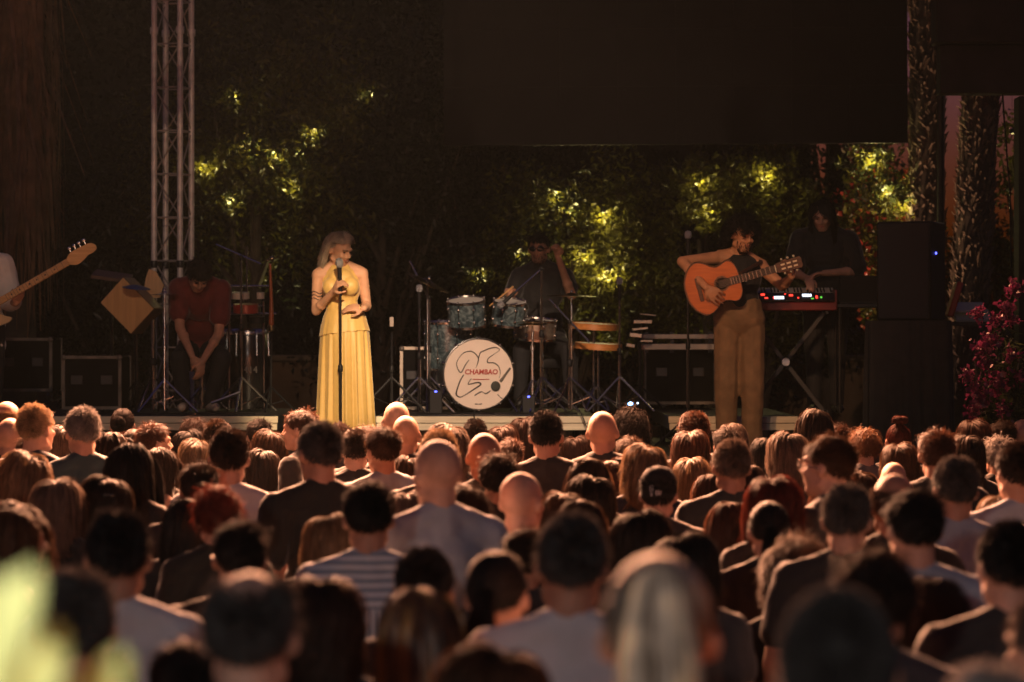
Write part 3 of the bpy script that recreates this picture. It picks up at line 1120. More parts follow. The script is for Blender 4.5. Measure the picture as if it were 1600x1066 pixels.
def shirt_mesh(J, sleeve=.55, g=.012, name='shirt', voxel=.010, hem=None, collar=True, loose=.0, disp=(.016, .08)):
    mb = MB()
    torso_prims(mb, J, g, shoulders=sleeve > 0)
    if sleeve <= 0:
        up = (J['neck'] - J['pelvis']).normalized()
        for k in ('L', 'R'):
            mb.cap(J['chest'].lerp(J['sh' + k], .55), J['neck'].lerp(J['sh' + k], .55) + up * .035, .06 + g, .028 + g)
    if collar:
        mb.cap(J['neck'] - Vector((0, 0, .05)), J['neck'] + (J['headM'].translation - J['neck']).normalized() * .035, .066 + g, .058 + g)
    for k in ('L', 'R'):
        if sleeve > 0:
            if sleeve <= 1:
                mb.cap(J['sh' + k], J['sh' + k].lerp(J['el' + k], sleeve), .054 + g + loose, .050 + g + loose * 1.6)
            else:
                mb.cap(J['sh' + k], J['el' + k], .054 + g + loose, .045 + g + loose)
                mb.cap(J['el' + k], J['el' + k].lerp(J['wr' + k], sleeve - 1), .045 + g + loose, .034 + g + loose)
    if hem:
        mb.ell(J['pelvis'] + Vector((0, 0, hem)), (.165 + g, .12 + g, .12))
    return blob(mb, name, voxel, 3, disp)


def trousers_mesh(J, g=.014, name='trousers', voxel=.011, wide=0.0, disp=(.010, .1), waist=False):
    mb = MB()
    up = (J['neck'] - J['pelvis']).normalized()
    mb.ell(J['pelvis'] - up * .01, (.168 + g, .122 + g, .125))
    if waist:
        mb.ell(J['pelvis'] + up * .01, (.196, .150, .125))
        mb.cap(J['pelvis'] - Vector((.04, 0, 0)), J['pelvis'] + Vector((-.05, 0, .085)), .128, .124)
        mb.cap(J['pelvis'] + Vector((.05, 0, 0)), J['pelvis'] + Vector((.05, 0, .085)), .128, .124)
    for k in ('L', 'R'):
        mb.cap(J['hip' + k], J['kn' + k], .088 + g + wide * .4, .060 + g + wide)
        mb.cap(J['kn' + k], J['an' + k] + Vector((0, 0, .0)), .060 + g + wide, .042 + g + wide)
    return blob(mb, name, voxel, 3, disp)


def shoes_mesh(J, name='shoes'):
    mb = MB()
    for k in ('L', 'R'):
        f = J.get('toe' + k, J['an' + k] + Vector((0, -.18, -.05)))
        heel = J['an' + k] + Vector((0, .03, -.045))
        mb.cap(heel, f, .042, .036)
        mb.cap(J['an' + k] + Vector((0, 0, -.01)), heel, .045, .042)
    return blob(mb, name, .009, 2)


# ------------------------------------------------------------------ hair
def ribbons(name, P_, widths, side_ref, tint, extra=None, wmul=None):
    """P_: (n,k,3) strand points, widths (k,), side_ref: (n,3) outward direction at the root"""
    n, k, _ = P_.shape
    T = np.gradient(P_, axis=1)
    T /= np.linalg.norm(T, axis=2)[:, :, None] + 1e-9
    S = np.cross(T, side_ref[:, None, :])
    S /= np.linalg.norm(S, axis=2)[:, :, None] + 1e-9
    W = widths[None, :, None] * .5
    if wmul is not None:
        W = W * wmul[:, None, None]
    V = np.stack([P_ - S * W, P_ + S * W], 2).reshape(-1, 3)
    i = np.arange(n)[:, None] * (2 * k) + np.arange(k - 1)[None, :] * 2
    F = np.stack([i, i + 1, i + 3, i + 2], 2).reshape(-1, 4)
    tv = np.repeat(tint, 2 * k)
    if extra is not None:
        ev, ef = extra
        F2 = np.array(ef) + len(V)
        V = np.concatenate([V, ev])
        tv = np.concatenate([tv, np.full(len(ev), .75)])
        F = np.concatenate([F, F2])
    me = bpy.data.meshes.new(name)
    me.vertices.add(len(V)); me.vertices.foreach_set('co', V.ravel())
    me.loops.add(F.size); me.loops.foreach_set('vertex_index', F.ravel())
    me.polygons.add(len(F)); me.polygons.foreach_set('loop_start', np.arange(len(F)) * 4); me.polygons.foreach_set('loop_total', np.full(len(F), 4))
    me.update()
    at = me.attributes.new('tint', 'FLOAT', 'POINT')
    at.data.foreach_set('value', tv)
    me.shade_smooth()
    return me


def hair_mask(u, style):
    x, y, z = u[:, 0], u[:, 1], u[:, 2]
    front = .30 + .25 * np.abs(x)
    m = np.where(y < -.35, z > .62 + .1 * np.abs(x) - .12 * (-y), z > np.where(y < .1, .05 - .55 * (y + .35), -.30 - .45 * np.clip(y, 0, 1)))
    if style == 'balding':
        bald = ((x / .62) ** 2 + ((y - .15) / .70) ** 2 < 1) & (z > .35)
        m = m & ~bald
    if style == 'fringe':      # only a horseshoe of hair
        m = m & (z < .35)
    return m


def sm_noise(p, f, seed):
    r = np.random.default_rng(seed)
    o = np.zeros(len(p))
    for _ in range(5):
        k = r.normal(size=3) * f
        o += np.sin(p @ k + r.uniform(0, 6.28))
    return o / 5 * 1.6


def hair_mesh(style, seed=0, n=6000):
    r = np.random.default_rng(seed + 100)
    c = np.array(CRC); RR = np.array(CRR)
    u = r.normal(size=(n * 4, 3)); u /= np.linalg.norm(u, axis=1)[:, None]
    u = u[hair_mask(u + r.normal(0, .06, u.shape), style)][:n]
    n = len(u)
    p = c + u * RR * 1.005
    nrm = u / RR; nrm /= np.linalg.norm(nrm, axis=1)[:, None]
    cl = [sm_noise(u, 5, seed + i) for i in range(4)]
    fine = [sm_noise(u, 16, seed + 10 + i) for i in range(3)]
    noise = np.stack(fine, 1)
    sgn = np.sign(u[:, 0] + .15 * cl[3] + .12)[:, None]
    down = np.array([0, 0, -1.0])
    par = dict(k=4, L=.03, w=.004, nb=.6, grav=.3, comb=None, curl=0, lay=.0)
    up_back = np.clip((u[:, 2] + .3) / 1.0, .12, 1.0)
    if style in ('buzz', 'fringe'):
        par.update(k=3, L=.010 + 0 * cl[0], w=.0032, nb=.9, grav=.2); comb = np.tile([0, -.3, -.2], (n, 1))
    elif style in ('crop', 'balding'):
        par.update(k=3, L=(.009 + .017 * up_back) * (1 + .2 * cl[0]), w=.0032, nb=.40, grav=.3); comb = np.tile([.25, -.6, -.25], (n, 1)) + noise * .35
    elif style == 'short':
        par.update(k=5, L=(.011 + .038 * up_back ** 1.5) * (1 + .2 * cl[0]), w=.0033, nb=.24, grav=.8); comb = np.tile([.45, -.6, -.2], (n, 1)) + noise * .30 + np.stack(cl[:3], 1) * .25 + r.normal(0, .25, (n, 3))
    elif style == 'messy':
        par.update(k=6, L=(.020 + .050 * up_back) * (1 + .2 * cl[0]), w=.0036, nb=.28, grav=1.6, curl=.005); comb = np.tile([.2, -.4, -.1], (n, 1)) + noise * .6 + np.stack(cl[:3], 1) * .5 + r.normal(0, .35, (n, 3))
    elif style == 'bob':
        par.update(k=8, L=(.225 - .10 * np.clip(-u[:, 2], 0, 1)) * (1 + .10 * cl[0]), w=.0050, nb=.16, grav=3.0, lay=.036); comb = np.concatenate([sgn * .9 * (np.clip(u[:, 2] + .15, .0, 1) * (1 - .75 * np.clip(u[:, 1], 0, 1)))[:, None], np.full((n, 1), .35), np.full((n, 1), -.6)], 1) + noise * .25
    elif style in ('long', 'longwavy'):
        par.update(k=10, L=(.46 - .16 * np.clip(-u[:, 2], 0, 1)) * (1 + .08 * cl[0]), w=.0060, nb=.16, grav=3.4, lay=.030); comb = np.concatenate([sgn * .9 * (np.clip(u[:, 2] + .15, .0, 1) * (1 - .75 * np.clip(u[:, 1], 0, 1)))[:, None], np.full((n, 1), .5), np.full((n, 1), -.6)], 1) + noise * .22
    elif style == 'wavy':
        par.update(k=9, L=(.21 - .07 * np.clip(-u[:, 2], 0, 1)) * (1 + .2 * cl[0]), w=.0052, nb=.28, grav=2.2, lay=.036, curl=.010); comb = np.concatenate([sgn * .9 * (np.clip(u[:, 2] + .15, .0, 1) * (1 - .75 * np.clip(u[:, 1], 0, 1)))[:, None], np.full((n, 1), .2), np.full((n, 1), -.6)], 1) + noise * .5
    elif style == 'curly':
        par.update(k=11, L=(.12 - .02 * u[:, 2]) * (1 + .25 * cl[0]), w=.0046, nb=.95, grav=.9, lay=.0, curl=.014); comb = np.concatenate([sgn * .3, np.full((n, 1), .1), np.full((n, 1), .0)], 1) + noise * .6
    elif style in ('bun', 'pony', 'topbun', 'highpony'):
        tgt = np.array([0, .115, .02]) if style not in ('topbun', 'highpony') else np.array([0, .05, .125]) if style == 'topbun' else np.array([0, .108, .085])
        par.update(k=7, L=np.linalg.norm(tgt - p, axis=1) * 1.12, w=.0050, nb=.16, grav=0, lay=.006); comb = tgt - p; comb /= np.linalg.norm(comb, axis=1)[:, None]; comb = comb + noise * .1
    elif style == 'sidebob':  # chin length, swept behind one ear
        par.update(k=10, L=(.225 - .09 * np.clip(-u[:, 2], 0, 1)) * (1 + .03 * cl[0]), w=.0040, nb=.14, grav=3.4, lay=.030); comb = np.concatenate([sgn * .9 * (np.clip(u[:, 2] + .15, .0, 1) * (1 - .75 * np.clip(u[:, 1], 0, 1)))[:, None], np.full((n, 1), 1.1), np.full((n, 1), -.4)], 1) + noise * .15
    k = par['k']
    L = par['L'] * np.ones(n) if not hasattr(par['L'], '__len__') else par['L']
    pts = np.zeros((n, k, 3)); pts[:, 0] = p
    lay = par['lay'] * r.uniform(0, 1, n) ** .7 * (1 + .3 * cl[1])
    e1 = np.cross(nrm, [0.3, 0.2, 1.0]); e1 /= np.linalg.norm(e1, axis=1)[:, None]
    ph = r.uniform(0, 6.28, n) if style == 'curly' else (cl[2] * 6 + r.uniform(0, 1.2, n))
    fly = (r.uniform(0, 1, n) < .07).astype(float) * r.uniform(.2, .9, n) if style in ('bob', 'long', 'longwavy', 'wavy', 'sidebob', 'messy', 'short') else np.zeros(n)
    if style == 'sidebob':
        fly *= .3
    flyv = r.normal(size=(n, 3))
    q = p.copy()
    tanc = comb - nrm * np.sum(comb * nrm, 1)[:, None]
    dirn = nrm * (par['nb'] + fly * .8)[:, None] + tanc + flyv * (fly * .35)[:, None]
    dirn /= np.linalg.norm(dirn, axis=1)[:, None]
    if style == 'curly':
        dirn = nrm.copy()
    for i in range(1, k):
        f = i / (k - 1)
        if style in ('bun', 'pony', 'topbun', 'highpony'):
            d_ = tgt - q; d_ /= np.linalg.norm(d_, axis=1)[:, None] + 1e-6
            dirn = d_ + noise * .06
        else:
            dirn = dirn + down * par['grav'] * .33 + noise * .05
        dirn /= np.linalg.norm(dirn, axis=1)[:, None] + 1e-9
        q = q + dirn * (L / (k - 1))[:, None]
        # stay outside skull
        w_ = (q - c) / (RR * (1.02) + lay[:, None] * min(1, f * 2.2 + .25))
        m_ = np.linalg.norm(w_, axis=1)
        ins = m_ < 1
        q[ins] = c + ((q - c)[ins] / m_[ins][:, None])
        # keep off the neck and shoulders
        if style in ('long', 'longwavy', 'bob', 'sidebob', 'wavy', 'curly'):
            low = q[:, 2] < -.06
            rr = np.sqrt(q[:, 0] ** 2 + (q[:, 1] - .02) ** 2)
            lim = .062 + lay * .8 + np.clip((-q[:, 2] - .13) * .5, 0, .10) * (np.abs(q[:, 1] - .02) > -1)
            bad = low & (rr < lim)
            s_ = (lim / (rr + 1e-6))[:, None]
            q2 = q.copy(); q2[:, 0] *= s_[:, 0]; q2[:, 1] = .02 + (q[:, 1] - .02) * s_[:, 0]
            q[bad] = q2[bad]
            # hair by the face falls beside it, not over it
            if style == 'sidebob':
                bk = (q[:, 1] < .012) & (q[:, 2] < .075)
                q[bk, 1] = .012 + .01 * r.uniform(0, 1, int(bk.sum()))
            fr = (q[:, 1] < -.03) & (np.abs(q[:, 0]) < .068) & (q[:, 2] < .05)
            q[fr, 0] = np.sign(q[fr, 0] + 1e-6) * .070
        pp_ = q
        if par['curl']:
            cr = par['curl'] * min(1, f * 2.5)
            b2 = np.cross(dirn, e1)
            a_ = ph + f * (16 if style == 'curly' else 7)
            pp_ = q + (e1 * np.cos(a_)[:, None] + b2 * np.sin(a_)[:, None]) * cr
        elif style in ('bob', 'long'):
            pp_ = q + e1 * ((np.sin(ph * 2 + f * 6 + cl[0] * 2) * .007 + fly * .02 * np.sin(ph + f * 9)) * f)[:, None] + nrm * (np.cos(cl[3] * 5 + f * 5) * .005 * f)[:, None]
        elif style == 'longwavy':
            pp_ = q + e1 * (np.sin(ph + f * 11) * .012 * f)[:, None]
        pts[:, i] = pp_
    if style in ('bun', 'topbun', 'pony', 'highpony'):
        # the knot or tail itself
        nb = 900
        if style in ('pony', 'highpony'):
            a_ = r.uniform(0, 6.28, nb); rad = (.034 if style == 'highpony' else .02) * np.sqrt(r.uniform(0, 1, nb))
            kk = np.linspace(0, 1, k)
            base = tgt + np.stack([np.cos(a_) * rad, 0 * a_, np.sin(a_) * rad], 1)
            tail = base[:, None, :] + kk[None, :, None] * np.array([0, .03, -.32]) + np.stack([np.cos(a_)[:, None] * .03 * np.sin(kk * 3)[None], .06 * np.sin(kk * 3)[None] + np.sin(a_)[:, None] * .03 * np.sin(kk * 3)[None], 0 * a_[:, None] * kk[None]], 2)
        else:
            a_ = r.uniform(0, 6.28, nb); b_ = r.uniform(0, 6.28, nb)
            axis_up = style == 'topbun'
            kk = np.linspace(0, 1.6, k)
            aa = a_[:, None] + kk[None]; bb = b_[:, None] + kk[None] * 1.4
            R0, r0 = .030, .024
            xx = (R0 + r0 * np.cos(bb)) * np.cos(aa); yy = (R0 + r0 * np.cos(bb)) * np.sin(aa); zz = r0 * np.sin(bb)
            tail = np.stack([xx, yy * (1 if axis_up else 0) + (0 if axis_up else 1) * zz, zz if axis_up else yy], 2) + tgt + (np.array([0, .0, .03]) if axis_up else np.array([0, .02, 0]))
        pts = np.concatenate([pts, tail]); nrm = np.concatenate([nrm, tail[:, k // 2] - (tgt + np.array([0, .02, 0.02]))]); n2 = len(tail)
        nrm /= np.linalg.norm(nrm, axis=1)[:, None]
        tint = np.concatenate([np.clip(1 + .18 * cl[1] + r.normal(0, .22, n), .35, 2.2) * (.55 if style == 'highpony' else 1), r.uniform(.6, 1.4, n2) * (1.7 if style == 'highpony' else 1)])
    else:
        tint = np.clip(1 + .2 * cl[1] + r.normal(0, .16, n), .35, 2.2)
    tap = np.linspace(1, .45, k)
    # scalp shell below the strands
    nu, nv = 36, 22
    th = np.linspace(.02, math.pi * .72, nv); ph_ = np.linspace(0, 2 * math.pi, nu, endpoint=False)
    g_ = np.stack([np.sin(th)[:, None] * np.cos(ph_)[None], np.sin(th)[:, None] * np.sin(ph_)[None], np.cos(th)[:, None] * np.ones(nu)[None]], 2).reshape(-1, 3)
    mk = hair_mask(g_ + np.array([0, 0, -.13]), style) & hair_mask(g_, style)
    ev = c + g_ * RR * 1.006
    ef = []
    for j in range(nv - 1):
        for i in range(nu):
            q4 = (j * nu + i, j * nu + (i + 1) % nu, (j + 1) * nu + (i + 1) % nu, (j + 1) * nu + i)
            if all(mk[v] for v in q4):
                ef.append(q4)
    wm = np.ones(len(pts))
    if style not in ('buzz', 'fringe'):
        nf = 500 if style in ('crop', 'short', 'balding', 'bun', 'pony', 'topbun', 'highpony') else 650
        sel = r.integers(0, len(pts), nf)
        b0 = pts[sel, r.integers(k // 2, k, nf)]
        o_ = b0 - c; o_[:, 2] *= .4
        o_ /= np.linalg.norm(o_, axis=1)[:, None] + 1e-6
        dv = o_ * .7 + r.normal(0, .55, (nf, 3)) + (pts[sel, -1] - pts[sel, -2]) / (np.linalg.norm(pts[sel, -1] - pts[sel, -2], axis=1)[:, None] + 1e-6) * .7
        dv /= np.linalg.norm(dv, axis=1)[:, None]
        Lf = r.uniform(.008, .028, nf) * (1.3 if style in ('bob', 'long', 'longwavy', 'wavy', 'curly', 'messy') else .8)
        if style == 'sidebob':
            Lf *= .4
        tt_ = np.linspace(0, 1, k)
        fz = b0[:, None, :] + dv[:, None, :] * (tt_[None, :] * Lf[:, None])[:, :, None] + np.array([0, 0, -1.0])[None, None, :] * (tt_[None, :] ** 2 * Lf[:, None] * .5)[:, :, None]
        pts = np.concatenate([pts, fz]); nrm = np.concatenate([nrm, r.normal(size=(nf, 3))])
        tint = np.concatenate([tint, r.uniform(.9, 1.5, nf)])
        wm = np.concatenate([wm, np.full(nf, .0011 / par['w'])])
    side = nrm + r.normal(0, .25, nrm.shape)
    return ribbons('hair', pts, par['w'] * tap, side, tint, (ev, ef) if ef else None, wm)


HAIR = {}


def hair(style, variant=0):
    k = (style, variant)
    if k not in HAIR:
        n = dict(buzz=6000, fringe=3500, crop=6000, balding=4500, short=5600, messy=5200, bob=4300, sidebob=4600, long=3900, longwavy=3800, wavy=3800, curly=2500, bun=3200, topbun=3200, pony=3200, highpony=3200)[style]
        HAIR[k] = hair_mesh(style, variant * 17 + len(style), n)
    return HAIR[k]
# ================================================================== the band and its gear
M_GOLD = mat('gold_dress', (0.64, 0.42, 0.13), .5, var=.05, vscale=26, bump=.15, bscale=60, sheen=.3)
M_WIRE = mat('cable_rubber', (.012, .012, .012), .5)
M_MICHEAD = mat('mic_grille', (.55, .55, .56), .4, .9, bump=.8, bscale=400)
M_MAPLE = ramp_wood('maple', (.55, .30, .10), (.68, .40, .16), 4, axis=0)
M_CEDAR = ramp_wood('cedar_top', (.42, .090, .007), (.52, .125, .012), 5, axis=0, rough=.25, coat=.5)
M_ROSE = ramp_wood('rosewood', (.035, .016, .009), (.075, .03, .014), 5, axis=0)
M_EBONY = mat('ebony', (.03, .024, .02), .4, var=.3)
M_TANWOOD = ramp_wood('tan_ply', (.50, .29, .11), (.62, .37, .15), 3, axis=2, rough=.5)
M_CYMBAL = mat('cymbal_bronze', (.62, .47, .25), .25, 1.0, var=.15, vscale=40)
M_ORNG = ramp_wood('orange_wood', (.38, .14, .035), (.55, .22, .06), 4, axis=0, rough=.4)


def sparkle():
    m = mat('blue_pearl', (.05, .12, .15), .3, coat=.6)
    nt = m.node_tree
    b = nt.nodes['Principled BSDF']
    tc = nt.nodes.new('ShaderNodeTexCoord')
    vo = nt.nodes.new('ShaderNodeTexNoise'); vo.inputs['Scale'].default_value = 22; vo.inputs['Detail'].default_value = 3; vo.inputs['Distortion'].default_value = 1.5
    cr = nt.nodes.new('ShaderNodeValToRGB')
    cr.color_ramp.elements[0].position = .36; cr.color_ramp.elements[0].color = (.012, .03, .04, 1)
    cr.color_ramp.elements[1].position = .66; cr.color_ramp.elements[1].color = (.17, .22, .23, 1)
    e = cr.color_ramp.elements.new(.5); e.color = (.05, .08, .09, 1)
    nt.links.new(tc.outputs['Object'], vo.inputs['Vector']); nt.links.new(vo.outputs[0], cr.inputs[0]); nt.links.new(cr.outputs[0], b.inputs['Base Color'])
    return m


M_PEARL = sparkle()


class Rig:
    "pixel-measured joints of a figure standing at depth Y on floor F"
    def __init__(self, px, Y, F):
        self.loc = Vector((P(px, 0, Y).x, Y, F))
        self.Y = Y

    def __call__(self, px, py, dy=0.0):
        return P(px, py, self.Y + dy) - self.loc


# ------------------------------------------------------------------ singer
g = Rig(536, 20.67, STZ)
sg = thing('person', 'woman singer with a silver bob in a long golden halter dress at the microphone', 'person', g.loc)
J = dict(w=.88, fem=True, neck=g(532, 425, .02), chest=g(533, 449, .0), waist=g(535, 486), pelvis=g(537, 515, .01),
         headM=Hm(g(530, 391, -.02), R(50), R(23), R(-4)),
         shL=g(497, 431, .0), elL=g(494, 486, .0), wrL=g(521, 455, -.20),
         shR=g(566, 429, .01), elR=g(573, 478, .04), wrR=g(569, 482, -.13),
         hipL=Vector((-.08, .01, .88)), knL=Vector((-.08, 0, .48)), anL=Vector((-.08, .02, .085)),
         hipR=Vector((.09, .01, .88)), knR=Vector((.10, -.02, .48)), anR=Vector((.10, .02, .085)))
SKS = (.50, .27, .165)
hands = {'L': ((((J['wrL'] - J['elL']).normalized() + Vector((.15, -.3, .5))), (.9, .35, -.2)), dict(side=-1, curl=(.75, .95, .6), thumb=.9)),
         'R': ((Vector((-1, -.15, .08)), (0.05, .6, -.6)), dict(side=1, curl=(.3, .4, .3), thumb=.4))}
link('body', body_mesh(J, 'body', .0075, hands, 3), M_SKIN, sg, SKS)
face_parts(J['headM'], sg, smile=True, brow=(.16, .11, .08))
link('hair', hair('sidebob', 1), M_HAIR, sg, (.40, .32, .24), J['headM'])
mb = MB()
torso_prims(mb, J, .012, shoulders=False)
for k in ('L', 'R'):
    mb.cap(J['chest'].lerp(J['sh' + k], .42), J['neck'].lerp(J['sh' + k], .30) + Vector((0, -.025, .03)), .062, .034)
    mb.cap(J['neck'].lerp(J['sh' + k], .26) + Vector((0, -.03, .03)), J['neck'] + Vector((0, .04, .055)), .026, .02)
mb.ell(J['chest'] + Vector((0, -.045, .055)), (.10, .075, .085))
link('bodice', blob(mb, 'bodice', .008, 3, (.006, .05)), M_GOLD, sg)


def skirt_mesh(zs, cx, cy, pleat, N=150, seed=3, hemslope=0.0):
    r = random.Random(seed)
    ph = [r.uniform(0, 6.28) for _ in range(6)]
    rings = []
    for (z, rx, ry, A) in zs:
        ring = []
        for k in range(N):
            t = 2 * math.pi * k / N
            f = .5 * math.sin(pleat * t + ph[0] + .6 * math.sin(3 * t + ph[1])) + .3 * math.sin(pleat * 1.7 * t + ph[2]) + .25 * math.sin(5 * t + ph[3])
            q = 1 + A * f
            zz = z + hemslope * math.cos(t + .6) * (1 if z == zs[-1][0] else 0)
            ring.append((cx(z) + rx * q * math.cos(t), cy + ry * q * math.sin(t), zz))
        rings.append(ring)
    mb = MB()
    mb.rings(rings, cap=False)
    return mb


cxf = lambda z: (g(537, 0).x if z > .9 else g(540, 0).x) * 1.0
skirt_mesh([(1.06, .136, .115, .0), (1.0, .15, .13, .01), (.93, .172, .15, .02), (.84, .177, .158, .045), (.7, .183, .166, .075), (.5, .191, .175, .10), (.3, .200, .185, .12), (.12, .210, .195, .13), (.035, .214, .20, .14)],
           lambda z: .012 + .012 * (1 - z), .005, 17).build('skirt', M_GOLD, sg, smooth=True)
skirt_mesh([(1.045, .142, .12, .0), (1.0, .158, .138, .012), (.94, .174, .152, .022), (.885, .184, .162, .03)], lambda z: .012, .005, 13, seed=9, hemslope=.025).build('peplum', M_GOLD, sg, smooth=True)
# tattoo band on the upper arm: three thin inked rings
mb = MB()
for f in (.48, .57, .66):
    c = J['shL'].lerp(J['elL'], f)
    d = (J['elL'] - J['shL']).normalized()
    x, y, _ = frame_z(d)
    rr = .0455 - .009 * f
    mb.path([c + (x * math.cos(a_) + y * math.sin(a_)) * (rr) + d * .008 * math.sin(3 * a_) for a_ in [2 * math.pi * k / 20 for k in range(20)]], .0035, 5, closed=True)
mb.build('tattoo', mat('ink', (.05, .035, .035), .6), sg)
MB().path([J['wrR'] + Vector((.006 * math.cos(a_) - .02, .032 * math.cos(a_), .032 * math.sin(a_))) for a_ in [2 * math.pi * k / 14 for k in range(14)]], .004, 6, closed=True).build('bracelet', mat('bracelet_gold', (.7, .5, .2), .25, 1.0), sg)


# ------------------------------------------------------------------ stands
def tripod(mb_list, base, r=.30, h=.28, n=3, rot=.4, rad=.009):
    out = []
    for k in range(n):
        a_ = rot + k * 2 * math.pi / n
        out.append(MB().tube(base + Vector((0, 0, h)), base + Vector((r * math.cos(a_), r * math.sin(a_), .01)), rad, n=6))
        out[-1].tube(base + Vector((0, 0, .06)), base + Vector((r * .55 * math.cos(a_), r * .55 * math.sin(a_), h * .45)), rad * .6, n=5)
    return out


def mic_stand(label, px, pytop, Y, floor, boom=None, chrome=False, mic=True, micdir=None, round_base=False, rr=.009, group='microphone stands on the stage'):
    M_ = M_CHROME if chrome else M_BLACKMETAL
    b = P(px, 0, Y); b.z = floor
    t = thing('microphone_stand', label, 'stand', b, group=group)
    top = P(px, pytop, Y) - b
    MB().tube((0, 0, .02), (0, 0, top.z * .55), rr * 1.35, n=8).build('lower_tube', M_, t)
    MB().tube((0, 0, top.z * .55), top, rr, n=8).build('upper_tube', M_, t)
    MB().lathe([(rr * 1.4, 0), (rr * 2, .008), (rr * 2, .045), (rr * 1.4, .055)], (0, 0, top.z * .55 - .03), n=10).build('clutch', M_BLACK, t)
    if round_base:
        MB().lathe([(.13, 0), (.13, .008), (.12, .016), (.02, .024)], (0, 0, 0), n=24).build('base', M_BLACKMETAL, t)
    else:
        for q in tripod([], Vector((0, 0, 0)), rot=random.Random(px).uniform(0, 2)):
            q.build('leg', M_, t)
    end, d = top, Vector((0, 0, 1))
    if boom:
        e0 = P(*boom[0], Y) - b if len(boom) > 1 and isinstance(boom[0], tuple) else top
        e1 = P(*boom[-1], Y) - b
        MB().tube(e0, e1, rr * .8, n=8).build('boom', M_, t)
        MB().ell(top, (.018, .018, .018)).build('boom_joint', M_BLACK, t)
        end, d = e1, (e1 - e0).normalized()
    if mic:
        d = Vector(micdir).normalized() if micdir else d
        m0 = end
        MB().lathe([(.010, 0), (.013, .02), (.016, .11), (.018, .13)], m0, d, 12).build('microphone', M_BLACK, t)
        MB().lathe([(.020, .128), (.026, .14), (.027, .16), (.022, .178), (.008, .186)], m0, d, 14).build('mic_head', M_MICHEAD, t)
    return t


# the singer's microphone and its stand
sm = mic_stand('straight black microphone stand held by the singer', 532, 462, 20.44, STZ, mic=False, round_base=True)
sm2 = thing('microphone', 'black vocal microphone held at the singer mouth', 'microphone', P(532, 462, 20.44))
q0 = Vector((0, 0, 0)); q1 = P(530, 404, 20.41) - P(532, 462, 20.44)
MB().lathe([(.010, 0), (.012, .03), (.017, .19), (.019, .205)], q0, q1, 14).build('handle', M_BLACK, sm2)
MB().lathe([(.021, .203), (.027, .215), (.0285, .24), (.024, .262), (.009, .272)], q0, q1, 16).build('mic_head', M_MICHEAD, sm2)

# ------------------------------------------------------------------ guitarist
g = Rig(1155, 20.67, STZ)
gu = thing('person', 'man in a black sleeveless top and brown trousers playing a classical guitar', 'person', g.loc)
J = dict(w=.98, fem=False, neck=g(1156, 408, .02), chest=g(1155, 432), waist=g(1155, 472), pelvis=g(1155, 500, .01),
         headM=Hm(g(1160, 369, -.05), R(26), R(16), R(3)),
         shL=g(1126, 402, .0), elL=g(1066, 409, -.14), wrL=g(1103, 449, -.34),
         shR=g(1188, 416, .02), elR=g(1222, 447, -.02), wrR=g(1237, 432, -.25),
         hipL=g(1137, 512, .01), knL=g(1135, 600, -.02), anL=g(1134, 694, .02),
         hipR=g(1173, 512, .01), knR=g(1175, 600, -.04), anR=g(1176, 694, .0))
hands = {'L': ((Vector((.75, -.05, -.62)), (.25, .95, -.1)), dict(side=-1, curl=(.25, .45, .35), thumb=.5, spread=1.4, scale=1.06)),
         'R': ((Vector((-.12, -.25, 1)), (-.55, .8, .1)), dict(side=1, curl=(.7, .9, .6), thumb=.7))}
SKG = (.46, .23, .13)
link('body', body_mesh(J, 'body', .0075, hands, 3), M_SKIN, gu, SKG)
face_parts(J['headM'], gu, beard=(.012, .008, .006))
link('hair', hair('curly', 1), M_HAIR, gu, (.010, .008, .007), J['headM'])
link('top', shirt_mesh(J, 0, .012, 'top', .009, hem=None, collar=False, disp=(.006, .09)), M_CLOTH, gu, (.010, .010, .011))
link('trousers', trousers_mesh(J, .012, wide=.018, disp=(.016, .12), waist=True), M_DENIM, gu, (.18, .108, .055))
link('shoes', shoes_mesh(J), M_SHOE, gu, (.02, .015, .012))
MB().path([J['neck'] + Vector((.062 * math.cos(a_), -.005 + .062 * math.sin(a_), .03 + .03 * math.sin(a_))) for a_ in [2 * math.pi * k / 22 for k in range(22)]], .0035, 6, closed=True).build('necklace', mat('silver', (.6, .55, .5), .25, 1.0), gu)

# the classical guitar
OUT = [(0, 0), (.004, .05), (.02, .09), (.06, .142), (.13, .178), (.20, .168), (.27, .128), (.315, .117), (.36, .124), (.41, .138), (.45, .128), (.48, .09), (.49, .035)]


def spline(pts, n=5):
    out = []
    m = len(pts)
    for i in range(m - 1):
        p0, p1, p2, p3 = [Vector(pts[max(0, min(m - 1, i + k))]) for k in (-1, 0, 1, 2)]
        for k in range(n):
            t = k / n
            out.append(tuple(.5 * ((2 * p1) + (-p0 + p2) * t + (2 * p0 - 5 * p1 + 4 * p2 - p3) * t * t + (-p0 + 3 * p1 - 3 * p2 + p3) * t ** 3)))
    out.append(pts[-1])
    return out


def guitar_frame(origin, axis, face):
    a_ = Vector(axis).normalized()
    f = Vector(face); f = (f - a_ * f.dot(a_)).normalized()
    up = (-f).cross(a_) * -1
    M = Matrix((a_, -f, a_.cross(-f))).transposed().to_4x4()
    M.translation = origin
    return M


